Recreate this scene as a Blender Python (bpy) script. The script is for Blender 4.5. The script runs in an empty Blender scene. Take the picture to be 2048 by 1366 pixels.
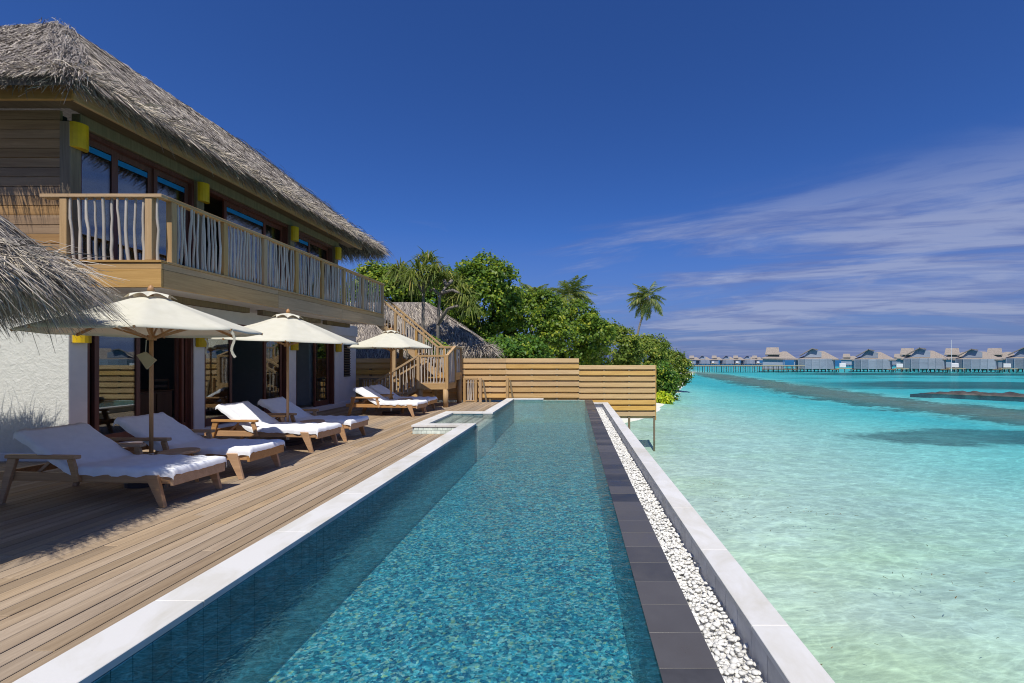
import bpy, bmesh, math, random
import numpy as np
from mathutils import Vector, Matrix, noise as mnoise

random.seed(7)
RNG = np.random.default_rng(11)
R = math.radians
SC = bpy.context.scene
COL = SC.collection

# ------------------------------------------------------------------ camera
F_PX, VX, VY = 910.0, 1147.0, 720.0          # focal length and horizon point in photo pixels
cam_d = bpy.data.cameras.new('camera')
cam_d.sensor_width = 36.0
cam_d.lens = 36.0 * F_PX / 2048.0
cam_d.shift_x = -(VX - 1024.0) / 2048.0
cam_d.shift_y = (VY - 683.0) / 2048.0
cam_d.clip_start = 0.05
cam_d.clip_end = 9000.0
cam = bpy.data.objects.new('camera', cam_d)
cam.location = (0, 0, 1.5)
cam.rotation_euler = (R(90), 0, 0)
COL.objects.link(cam)
SC.camera = cam

# ------------------------------------------------------------------ node helpers
class S:
    """a socket with arithmetic"""
    def __init__(s, nt, o): s.nt, s.o = nt, o
    def m(s, op, b=None, c=None):
        n = s.nt.nodes.new('ShaderNodeMath'); n.operation = op
        s.nt.links.new(s.o, n.inputs[0])
        for i, x in ((1, b), (2, c)):
            if x is None: continue
            if isinstance(x, S): s.nt.links.new(x.o, n.inputs[i])
            else: n.inputs[i].default_value = x
        return S(s.nt, n.outputs[0])
    def __add__(s, b): return s.m('ADD', b)
    def __sub__(s, b): return s.m('SUBTRACT', b)
    def __mul__(s, b): return s.m('MULTIPLY', b)
    def __truediv__(s, b): return s.m('DIVIDE', b)
    def abs(s): return s.m('ABSOLUTE')
    def clamp(s):
        n = s.nt.nodes.new('ShaderNodeClamp'); s.nt.links.new(s.o, n.inputs[0]); return S(s.nt, n.outputs[0])
    def map(s, a, b, c=0.0, d=1.0, smooth=False):
        n = s.nt.nodes.new('ShaderNodeMapRange'); n.clamp = True
        if smooth: n.interpolation_type = 'SMOOTHSTEP'
        s.nt.links.new(s.o, n.inputs[0])
        for i, x in enumerate((a, b, c, d)): n.inputs[i + 1].default_value = x
        return S(s.nt, n.outputs[0])
    def ramp(s, stops, interp='LINEAR'):
        n = s.nt.nodes.new('ShaderNodeValToRGB'); r = n.color_ramp; r.interpolation = interp
        while len(r.elements) < len(stops): r.elements.new(0.5)
        for e, (p, c) in zip(r.elements, stops):
            e.position = p; e.color = (*c, 1) if len(c) == 3 else c
        s.nt.links.new(s.o, n.inputs[0]); return S(s.nt, n.outputs[0])

def lk(nt, a, b): nt.links.new(a.o if isinstance(a, S) else a, b)

def mapping(nt, vec, scale=(1, 1, 1), loc=(0, 0, 0), rot=(0, 0, 0)):
    n = nt.nodes.new('ShaderNodeMapping'); lk(nt, vec, n.inputs[0])
    n.inputs['Location'].default_value = loc; n.inputs['Rotation'].default_value = rot
    n.inputs['Scale'].default_value = scale
    return S(nt, n.outputs[0])

def noise(nt, vec, scale=1.0, detail=4.0, rough=0.55, dist=0.0, out=0):
    n = nt.nodes.new('ShaderNodeTexNoise'); lk(nt, vec, n.inputs['Vector'])
    n.inputs['Scale'].default_value = scale; n.inputs['Detail'].default_value = detail
    n.inputs['Roughness'].default_value = rough; n.inputs['Distortion'].default_value = dist
    return S(nt, n.outputs[out])

def voronoi(nt, vec, scale, feature='F1', out='Distance', rnd=1.0):
    n = nt.nodes.new('ShaderNodeTexVoronoi'); n.feature = feature
    lk(nt, vec, n.inputs['Vector']); n.inputs['Scale'].default_value = scale
    n.inputs['Randomness'].default_value = rnd
    return S(nt, n.outputs[out])

def mixc(nt, fac, a, b, mode='MIX'):
    n = nt.nodes.new('ShaderNodeMix'); n.data_type = 'RGBA'; n.blend_type = mode
    for sock, x in ((n.inputs[0], fac), (n.inputs[6], a), (n.inputs[7], b)):
        if isinstance(x, S): lk(nt, x, sock)
        elif isinstance(x, (int, float)): sock.default_value = x
        else: sock.default_value = (*x, 1)
    return S(nt, n.outputs[2])

def coords(nt, kind='Object'):
    if kind == 'Position':
        return S(nt, nt.nodes.new('ShaderNodeNewGeometry').outputs['Position'])
    return S(nt, nt.nodes.new('ShaderNodeTexCoord').outputs[kind])

def sep(nt, v):
    n = nt.nodes.new('ShaderNodeSeparateXYZ'); lk(nt, v, n.inputs[0])
    return [S(nt, n.outputs[i]) for i in range(3)]

def vadd(nt, v, val):
    n = nt.nodes.new('ShaderNodeVectorMath'); n.operation = 'ADD'; lk(nt, v, n.inputs[0])
    if isinstance(val, S): lk(nt, val, n.inputs[1])
    else: n.inputs[1].default_value = val
    return S(nt, n.outputs[0])

def attr(nt, name):
    n = nt.nodes.new('ShaderNodeAttribute'); n.attribute_name = name
    return S(nt, n.outputs['Fac'])

def objrand(nt): return S(nt, nt.nodes.new('ShaderNodeObjectInfo').outputs['Random'])

def bump(nt, h, strength, dist=0.02, normal=None):
    n = nt.nodes.new('ShaderNodeBump'); n.inputs['Strength'].default_value = strength
    n.inputs['Distance'].default_value = dist; lk(nt, h, n.inputs['Height'])
    if normal is not None: lk(nt, normal, n.inputs['Normal'])
    return S(nt, n.outputs[0])

def new_mat(name):
    m = bpy.data.materials.new(name); m.use_nodes = True
    nt = m.node_tree; nt.nodes.clear()
    out = nt.nodes.new('ShaderNodeOutputMaterial')
    return m, nt, out

def principled(nt, out, col, rough=0.6, normal=None, spec=0.3, **kw):
    p = nt.nodes.new('ShaderNodeBsdfPrincipled')
    for sock, x in ((p.inputs['Base Color'], col), (p.inputs['Roughness'], rough)):
        if isinstance(x, S): lk(nt, x, sock)
        elif isinstance(x, (int, float)): sock.default_value = x
        else: sock.default_value = (*x, 1)
    p.inputs['Specular IOR Level'].default_value = spec
    if normal is not None: lk(nt, normal, p.inputs['Normal'])
    for k, v in kw.items(): p.inputs[k].default_value = v
    nt.links.new(p.outputs[0], out.inputs['Surface'])
    return p

# ------------------------------------------------------------------ world and sun
SUN_EL, SUN_AZ = R(59), R(2)                # elevation; turned this far left (minus: right) of straight behind the camera
to_sun = Vector((-math.sin(SUN_AZ) * math.cos(SUN_EL), -math.cos(SUN_AZ) * math.cos(SUN_EL), math.sin(SUN_EL)))
world = bpy.data.worlds.new('World'); SC.world = world; world.use_nodes = True
wn = world.node_tree; wn.nodes.clear()
wout = wn.nodes.new('ShaderNodeOutputWorld'); wbg = wn.nodes.new('ShaderNodeBackground')
sky = wn.nodes.new('ShaderNodeTexSky'); sky.sky_type = 'NISHITA'; sky.sun_disc = False
sky.sun_elevation = SUN_EL; sky.sun_rotation = R(180) + SUN_AZ
sky.altitude = 1500; sky.air_density = 1.0; sky.dust_density = 3.0; sky.ozone_density = 4.0
skyc = S(wn, sky.outputs[0])
hs = wn.nodes.new('ShaderNodeHueSaturation'); lk(wn, skyc, hs.inputs['Color'])
hs.inputs['Saturation'].default_value = 1.12; hs.inputs['Value'].default_value = 1.0
gv = S(wn, wn.nodes.new('ShaderNodeTexCoord').outputs['Generated'])
gx, gy, gz = sep(wn, gv)
el = gz.m('MAXIMUM', 0.0)
base = mixc(wn, 1.0, S(wn, hs.outputs[0]), (0.345, 0.51, 0.84), 'MULTIPLY')
base = mixc(wn, el.map(0.0, 0.26, 0.85, 0.0), base, (0.95, 1.28, 2.85))
den = el + 0.16
cb = wn.nodes.new('ShaderNodeCombineXYZ')
lk(wn, gx / den, cb.inputs[0]); lk(wn, gy / den, cb.inputs[1])
cv = S(wn, cb.outputs[0])
cr = mapping(wn, mapping(wn, cv, (1, 1, 1), (0, 0, 0), (0, 0, R(24))), (0.55, 1.7, 1), (3.35, 0.9, 0))
c1 = noise(wn, cr, 1.0, 9, 0.62, 0.8)
cpx, cpy, cpz = sep(wn, cv)
bank = cpx.map(-0.5, 1.5, -0.16, 0.10)          # a bank of thin cloud on the lagoon side, thinning inland
cover = (c1 + bank).map(0.40, 0.68, 0, 1, True)
band = el.map(0.0, 0.06, 0.35, 1.0) * el.map(0.22, 0.38, 1.0, 0.0, True)
c3 = noise(wn, cr, 2.6, 8, 0.62, 0.9)
ccol = mixc(wn, (c1 * 0.5 + c3 * 0.5 + bank * 0.4).map(0.47, 0.60), (1.2, 1.38, 2.75), (2.75, 3.0, 4.1))
pf = noise(wn, mapping(wn, gv, (3.2, 3.2, 9.0), (2.2, 0.4, 0.3)), 1.6, 6, 0.55)
puff = pf.map(0.62, 0.72, 0, 0.55, True) * el.map(0.02, 0.08) * el.map(0.20, 0.28, 1, 0)
skyfin = mixc(wn, cover * band * 0.64, base, ccol)
skyfin = mixc(wn, puff, skyfin, (2.3, 2.5, 3.7))
lk(wn, skyfin, wbg.inputs['Color']); wbg.inputs['Strength'].default_value = 0.14
wn.links.new(wbg.outputs[0], wout.inputs['Surface'])

sun_d = bpy.data.lights.new('sun', 'SUN'); sun_d.energy = 4.75; sun_d.angle = R(0.53); sun_d.color = (1.0, 0.945, 0.85)
sun = bpy.data.objects.new('sun', sun_d); COL.objects.link(sun)
sun.rotation_euler = (-to_sun).to_track_quat('-Z', 'Y').to_euler()
sun.location = to_sun * 40

SC.view_settings.view_transform = 'Standard'; SC.view_settings.look = 'None'
SC.view_settings.exposure = 0.0; SC.view_settings.gamma = 1.0
SC.view_settings.use_curve_mapping = False
SC.render.engine = 'CYCLES'
SC.cycles.max_bounces = 8; SC.cycles.transparent_max_bounces = 16
SC.cycles.caustics_reflective = False; SC.cycles.caustics_refractive = False
SC.cycles.use_denoising = True
SC.cycles.filter_width = 1.05

# ------------------------------------------------------------------ materials
def wood(name, dark, light, axis='X', s=1.0, rough=0.65, var=0.3, bmp=0.25, hue=0.0):
    m, nt, out = new_mat(name)
    v = coords(nt); r = objrand(nt)
    cbn = nt.nodes.new('ShaderNodeCombineXYZ')
    for i in range(3): lk(nt, r * (31.0 + 13 * i), cbn.inputs[i])
    v = vadd(nt, v, S(nt, cbn.outputs[0]))
    sc1 = [9 * s] * 3; sc1['XYZ'.index(axis)] = 0.55 * s
    sc2 = [70 * s] * 3; sc2['XYZ'.index(axis)] = 2.2 * s
    n1 = noise(nt, mapping(nt, v, sc1), 1.0, 5, 0.6, 1.6)
    n2 = noise(nt, mapping(nt, v, sc2), 1.0, 3, 0.6)
    rings = (n1 * 9.0).m('FRACT').map(0.0, 1.0, 0.35, 0.65)
    f = n1 * 0.5 + n2 * 0.3 + rings * 0.2
    col = f.ramp([(0.30, dark), (0.68, light)])
    h = nt.nodes.new('ShaderNodeHueSaturation'); lk(nt, col, h.inputs['Color'])
    lk(nt, r.map(0, 1, 1 - var / 2, 1 + var / 2), h.inputs['Value'])
    lk(nt, (r * 7.3).m('FRACT').map(0, 1, 0.85, 1.15), h.inputs['Saturation'])
    principled(nt, out, S(nt, h.outputs[0]), rough, bump(nt, f, bmp, 0.004))
    return m

def plain(name, col, rough=0.6, var=0.08, scale=8.0, bmp=0.0, spec=0.3, rv=0.0, **kw):
    m, nt, out = new_mat(name)
    v = coords(nt)
    n = noise(nt, v, scale, 5, 0.6)
    c = mixc(nt, n.map(0.25, 0.75), tuple(x * (1 - var) for x in col), tuple(min(1, x * (1 + var)) for x in col))
    if rv:
        h = nt.nodes.new('ShaderNodeHueSaturation'); lk(nt, c, h.inputs['Color'])
        lk(nt, objrand(nt).map(0, 1, 1 - rv, 1 + rv), h.inputs['Value']); c = S(nt, h.outputs[0])
    nm = bump(nt, n, bmp, 0.02) if bmp else None
    principled(nt, out, c, rough, nm, spec, **kw)
    return m

def strand_mat(name, stops, rough=0.75, trans=0.0, noisy=0.0):
    m, nt, out = new_mat(name)
    c = attr(nt, 'rnd').ramp(stops)
    if noisy:
        n = noise(nt, coords(nt), noisy, 3)
        c = mixc(nt, n.map(0.3, 0.7, 0.0, 0.55), c, tuple(x * 0.55 for x in stops[0][1]))
    p = principled(nt, out, c, rough, None, 0.25)
    if trans:
        t = nt.nodes.new('ShaderNodeBsdfTranslucent'); lk(nt, mixc(nt, 0.5, c, (0.35, 0.5, 0.05)), t.inputs['Color'])
        mx = nt.nodes.new('ShaderNodeMixShader'); mx.inputs[0].default_value = trans
        nt.links.new(p.outputs[0], mx.inputs[1]); nt.links.new(t.outputs[0], mx.inputs[2])
        nt.links.new(mx.outputs[0], out.inputs['Surface'])
    return m

M = {}
M['deck'] = wood('weathered_deck', (0.225, 0.160, 0.102), (0.455, 0.35, 0.235), 'Y', 1.0, 0.7, 0.34, 0.3)
M['fence'] = wood('fence_pine', (0.47, 0.275, 0.10), (0.74, 0.485, 0.205), 'X', 1.0, 0.65, 0.2)
M['pine_x'] = wood('pine_x', (0.33, 0.20, 0.085), (0.54, 0.36, 0.175), 'X', 1.0, 0.6, 0.2)
M['pine_y'] = wood('pine_y', (0.34, 0.21, 0.10), (0.58, 0.40, 0.22), 'Y', 1.0, 0.6, 0.2)
M['pine_z'] = wood('pine_z', (0.33, 0.20, 0.085), (0.52, 0.345, 0.165), 'Z', 1.0, 0.6, 0.2)
M['post'] = wood('timber_post', (0.13, 0.10, 0.06), (0.28, 0.215, 0.13), 'Z', 0.8, 0.75, 0.2, 0.5)
M['siding'] = wood('wall_siding', (0.20, 0.115, 0.055), (0.44, 0.285, 0.15), 'X', 1.0, 0.7, 0.4)
M['teak'] = wood('teak', (0.34, 0.185, 0.085), (0.56, 0.335, 0.17), 'X', 1.6, 0.5, 0.15, 0.1)
M['umb_wood'] = wood('umbrella_wood', (0.33, 0.17, 0.075), (0.5, 0.28, 0.13), 'Z', 1.6, 0.45, 0.12, 0.1)
M['stick'] = wood('bleached_branch', (0.32, 0.27, 0.22), (0.62, 0.56, 0.49), 'Z', 1.5, 0.7, 0.3, 0.5)
M['doorwood'] = wood('door_mahogany', (0.085, 0.028, 0.02), (0.19, 0.07, 0.052), 'Z', 1.2, 0.4, 0.15, 0.1)
M['cabinet'] = wood('cabinet_wood', (0.14, 0.07, 0.045), (0.22, 0.12, 0.08), 'Z', 1.0, 0.4, 0.1)
M['greywood'] = wood('silvered_wood', (0.20, 0.24, 0.29), (0.39, 0.44, 0.51), 'X', 0.35, 0.8, 0.25)
M['stilt'] = plain('wet_stilt', (0.17, 0.16, 0.14), 0.6, 0.3)
M['white'] = plain('white_paint', (0.78, 0.78, 0.77), 0.5)
M['dark'] = plain('dark_underside', (0.035, 0.03, 0.027), 0.8)
M['cast'] = plain('dark_umbrella_base', (0.06, 0.045, 0.045), 0.5)
M['steel'] = plain('steel', (0.55, 0.56, 0.58), 0.3, **{'Metallic': 1.0})
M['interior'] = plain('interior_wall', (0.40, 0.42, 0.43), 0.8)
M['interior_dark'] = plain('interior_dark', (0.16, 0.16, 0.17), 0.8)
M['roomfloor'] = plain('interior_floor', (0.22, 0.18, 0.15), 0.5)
M['shade_white'] = plain('white_lampshade', (0.7, 0.7, 0.68), 0.7)
M['lamp_yellow'] = plain('yellow_lamp_shade', (0.62, 0.40, 0.01), 0.45, 0.25, 3.0)
M['blue_film'] = plain('blue_film', (0.01, 0.22, 0.55), 0.4)
M['curtain'] = plain('pale_curtain', (0.42, 0.36, 0.22), 0.9)
M['canvas'] = None
M['grout'] = plain('grout', (0.33, 0.36, 0.36), 0.8)
M['pooltile'] = plain('pool_wall_tile', (0.055, 0.20, 0.29), 0.3, 0.45, 9.0, 0.0, 0.5, 0.12)
M['steptile'] = plain('pale_green_tile', (0.66, 0.74, 0.66), 0.4, 0.22, 14.0, 0.0, 0.4, 0.12)
M['treadtile'] = plain('step_tread_tile', (0.84, 0.90, 0.80), 0.4, 0.15, 14.0, 0.0, 0.4, 0.06)
M['greytile'] = plain('grey_tile', (0.50, 0.50, 0.52), 0.5, 0.2, 10.0, 0.0, 0.4, 0.12)
M['pebble'] = plain('white_pebble', (0.72, 0.71, 0.67), 0.55, 0.22, 16.0, 0.0, 0.3, 0.12)
M['channel'] = plain('channel_bed', (0.6, 0.59, 0.56), 0.9)

def stone():
    m, nt, out = new_mat('white_coping_stone')
    v = coords(nt)
    n = noise(nt, mapping(nt, v, (2.0, 1.2, 2.0)), 1.5, 8, 0.62, 0.8)
    n2 = noise(nt, v, 60, 3)
    c = mixc(nt, n.map(0.42, 0.72), (0.68, 0.67, 0.64), (0.56, 0.535, 0.46))
    h = nt.nodes.new('ShaderNodeHueSaturation'); lk(nt, c, h.inputs['Color'])
    lk(nt, objrand(nt).map(0, 1, 0.94, 1.03), h.inputs['Value'])
    principled(nt, out, S(nt, h.outputs[0]), 0.55, bump(nt, n2, 0.15, 0.003))
    return m
M['stone'] = stone()

def plaster():
    m, nt, out = new_mat('rough_white_plaster')
    v = coords(nt)
    n = noise(nt, v, 9, 7, 0.62, 0.6); n2 = noise(nt, v, 34, 4)
    c = mixc(nt, n.map(0.3, 0.7), (0.62, 0.625, 0.585), (0.70, 0.70, 0.66))
    principled(nt, out, c, 0.85, bump(nt, n * 0.8 + n2 * 0.3, 0.45, 0.04), 0.2)
    return m
M['plaster'] = plaster()
M['plaster_s'] = plain('smooth_plaster', (0.80, 0.765, 0.75), 0.85, 0.05, 6.0, 0.15, 0.2)

def canvas():
    m, nt, out = new_mat('cream_canvas')
    v = coords(nt)
    n = noise(nt, v, 7, 4, 0.6)
    w = noise(nt, v, 240, 2)
    c = mixc(nt, n.map(0.3, 0.7), (0.66, 0.64, 0.52), (0.72, 0.70, 0.585))
    p = principled(nt, out, c, 0.9, bump(nt, n + w * 0.15, 0.15, 0.01), 0.1)
    t = nt.nodes.new('ShaderNodeBsdfTranslucent'); t.inputs[0].default_value = (0.42, 0.28, 0.18, 1)
    mx = nt.nodes.new('ShaderNodeMixShader'); mx.inputs[0].default_value = 0.16
    nt.links.new(p.outputs[0], mx.inputs[1]); nt.links.new(t.outputs[0], mx.inputs[2])
    nt.links.new(mx.outputs[0], out.inputs['Surface'])
    return m
M['canvas'] = canvas()

def towel():
    m, nt, out = new_mat('white_towelling')
    v = coords(nt)
    n = noise(nt, v, 12, 5, 0.6, 0.4); w = noise(nt, v, 190, 2)
    c = mixc(nt, n.map(0.3, 0.7), (0.78, 0.79, 0.81), (0.84, 0.85, 0.87))
    principled(nt, out, c, 0.95, bump(nt, n * 0.7 + w * 0.25, 0.35, 0.012), 0.1)
    return m
M['towel'] = towel()

def dark_stone():
    m, nt, out = new_mat('wet_basalt')
    v = coords(nt); r = objrand(nt)
    n = noise(nt, v, 5, 5, 0.6); n2 = noise(nt, v, 160, 2)
    c = mixc(nt, r, (0.024, 0.026, 0.030), (0.095, 0.088, 0.084))
    c = mixc(nt, n.map(0.35, 0.7, 0, 0.5), c, (0.095, 0.095, 0.105))
    principled(nt, out, c, n.map(0.3, 0.7, 0.25, 0.6), bump(nt, n2, 0.12, 0.003), 0.3)
    return m
M['basalt'] = dark_stone()

def mosaic():
    m, nt, out = new_mat('iridescent_pool_mosaic')
    v = coords(nt)
    w = noise(nt, v, 7, 3, 0.6, 0, 1)
    sc = nt.nodes.new('ShaderNodeVectorMath'); sc.operation = 'SCALE'; lk(nt, w, sc.inputs[0]); sc.inputs['Scale'].default_value = 0.05
    v2 = vadd(nt, v, S(nt, sc.outputs[0]))
    vc = nt.nodes.new('ShaderNodeTexVoronoi'); vc.inputs['Scale'].default_value = 42; lk(nt, v2, vc.inputs['Vector'])
    sepc = nt.nodes.new('ShaderNodeSeparateColor'); nt.links.new(vc.outputs['Color'], sepc.inputs[0])
    f = S(nt, sepc.outputs[0])
    c = f.ramp([(0.0, (0.006, 0.04, 0.18)), (0.26, (0.03, 0.24, 0.44)), (0.52, (0.11, 0.55, 0.70)), (0.74, (0.32, 0.84, 0.92)), (0.90, (0.95, 0.97, 0.95)), (1.0, (0.97, 0.90, 0.40))])  # tile colours; the palest cells also paint in the water's sparkle
    big = noise(nt, v, 0.9, 3)
    c = mixc(nt, big.map(0.35, 0.65, 0.0, 0.22), c, (0.07, 0.38, 0.52))
    principled(nt, out, c, 0.3, None, 0.5)
    return m
M['mosaic'] = mosaic()

def water(name, tint_fn, bscale, bstr, caus, gmin=0.85, gmax=1.0, refr=0.0, gl_max=0.5, gl_scale=1.0, gl_rough=0.03):
    m, nt, out = new_mat(name)
    p = coords(nt, 'Position')
    px, py, pz = sep(nt, p)
    flat = nt.nodes.new('ShaderNodeCombineXYZ'); lk(nt, px, flat.inputs[0]); lk(nt, py, flat.inputs[1])
    f = S(nt, flat.outputs[0])
    n1 = noise(nt, f, bscale, 4, 0.6, 0.6); n2 = noise(nt, mapping(nt, f, (1, 1.7, 1), (5, 2, 0)), bscale * 3.1, 3, 0.55, 0.3)
    nm = bump(nt, n1 * 0.7 + n2 * 0.35, bstr, 0.1)
    # noise-drawn caustic light lines, painted into the water's transparent colour
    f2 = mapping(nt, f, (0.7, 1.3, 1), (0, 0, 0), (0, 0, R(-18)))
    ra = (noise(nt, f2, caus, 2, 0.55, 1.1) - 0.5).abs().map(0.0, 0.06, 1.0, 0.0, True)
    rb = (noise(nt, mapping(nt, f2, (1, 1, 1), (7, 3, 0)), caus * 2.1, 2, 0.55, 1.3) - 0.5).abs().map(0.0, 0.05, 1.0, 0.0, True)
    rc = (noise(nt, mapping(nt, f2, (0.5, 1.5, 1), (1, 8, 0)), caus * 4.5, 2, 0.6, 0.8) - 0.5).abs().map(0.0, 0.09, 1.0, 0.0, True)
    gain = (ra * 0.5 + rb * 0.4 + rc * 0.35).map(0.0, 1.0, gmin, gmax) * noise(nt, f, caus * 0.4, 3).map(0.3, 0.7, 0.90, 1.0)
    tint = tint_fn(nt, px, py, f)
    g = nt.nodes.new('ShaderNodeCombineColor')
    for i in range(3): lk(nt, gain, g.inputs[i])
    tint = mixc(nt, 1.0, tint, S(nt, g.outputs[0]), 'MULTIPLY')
    tr = nt.nodes.new('ShaderNodeBsdfTransparent'); lk(nt, tint, tr.inputs[0])
    body = tr.outputs[0]
    if refr:
        rf = nt.nodes.new('ShaderNodeBsdfRefraction'); rf.inputs['IOR'].default_value = 1.2; rf.inputs['Roughness'].default_value = 0.0
        lk(nt, tint, rf.inputs['Color']); lk(nt, nm, rf.inputs['Normal'])
        mx0 = nt.nodes.new('ShaderNodeMixShader'); mx0.inputs[0].default_value = refr
        nt.links.new(body, mx0.inputs[1]); nt.links.new(rf.outputs[0], mx0.inputs[2]); body = mx0.outputs[0]
    gl = nt.nodes.new('ShaderNodeBsdfGlossy'); gl.inputs['Roughness'].default_value = gl_rough; lk(nt, nm, gl.inputs['Normal'])
    gl.inputs['Color'].default_value = (1, 1, 1, 1)
    fr = nt.nodes.new('ShaderNodeFresnel'); fr.inputs['IOR'].default_value = 1.33; lk(nt, nm, fr.inputs['Normal'])
    fac = (S(nt, fr.outputs[0]) * gl_scale).m('MINIMUM', gl_max)
    mx = nt.nodes.new('ShaderNodeMixShader'); lk(nt, fac, mx.inputs[0])
    nt.links.new(body, mx.inputs[1]); nt.links.new(gl.outputs[0], mx.inputs[2])
    nt.links.new(mx.outputs[0], out.inputs['Surface'])
    return m

def sea_tint(nt, px, py, f):
    n = noise(nt, mapping(nt, f, (0.05, 0.09, 1)), 1.0, 4, 0.55)
    t = (px - 2.2) * 0.058 + (py - 14) * 0.0045 + (n - 0.5) * 0.5
    c = (py - 37.0).abs() * 0.095 + 23.4
    t = (t.clamp() * 0.97).m('MAXIMUM', py.map(135, 230)) - (px - c).abs().map(2.0, 5.5, 0.55, 0.0, True)      # shallow over the reef bar
    return t.clamp().ramp([(0.0, (0.835, 0.985, 0.95)), (0.30, (0.72, 0.965, 0.955)), (0.62, (0.50, 0.93, 0.95)), (0.97, (0.24, 0.82, 0.90)), (1.0, (0.10, 0.45, 0.72))])
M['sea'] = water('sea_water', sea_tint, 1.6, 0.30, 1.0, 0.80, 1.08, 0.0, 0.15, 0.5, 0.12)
def pool_tint(nt, px, py, f):
    n = noise(nt, f, 0.5, 2)
    deep = mixc(nt, n, (0.58, 0.93, 0.95), (0.66, 0.95, 0.97))
    return mixc(nt, px.map(-1.75, -2.1), deep, (0.93, 0.99, 0.97))      # hardly any water over the entry steps
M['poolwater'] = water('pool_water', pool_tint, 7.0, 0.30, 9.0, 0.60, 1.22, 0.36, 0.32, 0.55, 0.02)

def glass():
    m, nt, out = new_mat('window_glass')
    tr = nt.nodes.new('ShaderNodeBsdfTransparent'); tr.inputs[0].default_value = (0.70, 0.78, 0.80, 1)
    gl = nt.nodes.new('ShaderNodeBsdfGlossy'); gl.inputs['Roughness'].default_value = 0.01
    n = noise(nt, coords(nt), 1.2, 2)
    lk(nt, bump(nt, n, 0.02, 0.02), gl.inputs['Normal'])
    fr = nt.nodes.new('ShaderNodeFresnel'); fr.inputs['IOR'].default_value = 1.5
    fac = (S(nt, fr.outputs[0]) * 1.8).m('MINIMUM', 0.8).m('MAXIMUM', 0.16)
    mx = nt.nodes.new('ShaderNodeMixShader'); lk(nt, fac, mx.inputs[0])
    nt.links.new(tr.outputs[0], mx.inputs[1]); nt.links.new(gl.outputs[0], mx.inputs[2])
    nt.links.new(mx.outputs[0], out.inputs['Surface'])
    return m
M['glass'] = glass()

def seabed():
    m, nt, out = new_mat('sand_and_reef')
    p = coords(nt, 'Position'); px, py, pz = sep(nt, p)
    n = noise(nt, mapping(nt, p, (0.35, 0.35, 0.35)), 1.0, 6, 0.6)
    nf = noise(nt, p, 2.2, 5, 0.65)
    sand = mixc(nt, nf.map(0.3, 0.7), (0.67, 0.66, 0.58), (0.745, 0.735, 0.675))
    weedy = noise(nt, mapping(nt, p, (0.16, 0.4, 0.2), (4, 1, 0)), 1.0, 5, 0.6)
    sand = mixc(nt, weedy.map(0.46, 0.68, 0, 0.55) * px.map(10, 5), sand, (0.70, 0.74, 0.48))
    # long reef bar running away from the camera
    c = (py - 37.0).abs() * 0.095 + 24.1
    d = (px - c).abs() + (n - 0.5) * 11.0 + (nf - 0.5) * 6.5
    reef = d.map(3.0, 5.0, 1, 0, True) * py.map(100, 125, 1, 0) * 0.9
    # patch of sea grass
    ex = (px - 17.6) / 5.6; ey = (py - 19.2) / 2.3
    dd = (ex * ex + ey * ey).m('SQRT') + (n - 0.5) * 1.3 + (nf - 0.5) * 0.7
    patch = dd.map(0.7, 1.15, 1, 0, True) * 0.8
    # far bands of dark bottom
    nb = noise(nt, mapping(nt, p, (0.03, 0.11, 0.05), (7.1, 3.7, 0)), 1.0, 5, 0.6)
    yb = py + (nb - 0.5) * 34.0
    gate = (px - py * 0.42).map(0, 14) + (nb - 0.5) * 1.2
    b1 = (yb - 60.0).abs().map(6.0, 10.0, 1, 0, True); b2 = (yb - 106.0).abs().map(8.0, 13.0, 1, 0, True); b3 = (yb - 82.0).abs().map(1.5, 3.5, 1, 0, True)
    far = b1.m('MAXIMUM', b2).m('MAXIMUM', b3 * 0.7) * gate.clamp() * 0.85
    sh = (px - 2.0 - py * 0.03).map(0, 9, 1, 0)
    st_ = noise(nt, mapping(nt, p, (0.5, 1.3, 1), (0, 0, 0), (0, 0, R(20))), 1.0, 7, 0.72)
    reef = reef * st_.map(0.36, 0.56, 0.72, 1.04)
    mask = reef.m('MAXIMUM', patch * st_.map(0.3, 0.6, 0.7, 1.0)).m('MAXIMUM', far)
    dark = mixc(nt, st_.map(0.35, 0.68), (0.045, 0.036, 0.032), (0.30, 0.23, 0.165))
    dark = mixc(nt, reef, (0.085, 0.10, 0.09), dark)
    col = mixc(nt, mask, sand, dark)
    principled(nt, out, col, 0.9, bump(nt, nf, 0.3, 0.1), 0.1)
    return m
M['seabed'] = seabed()

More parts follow.
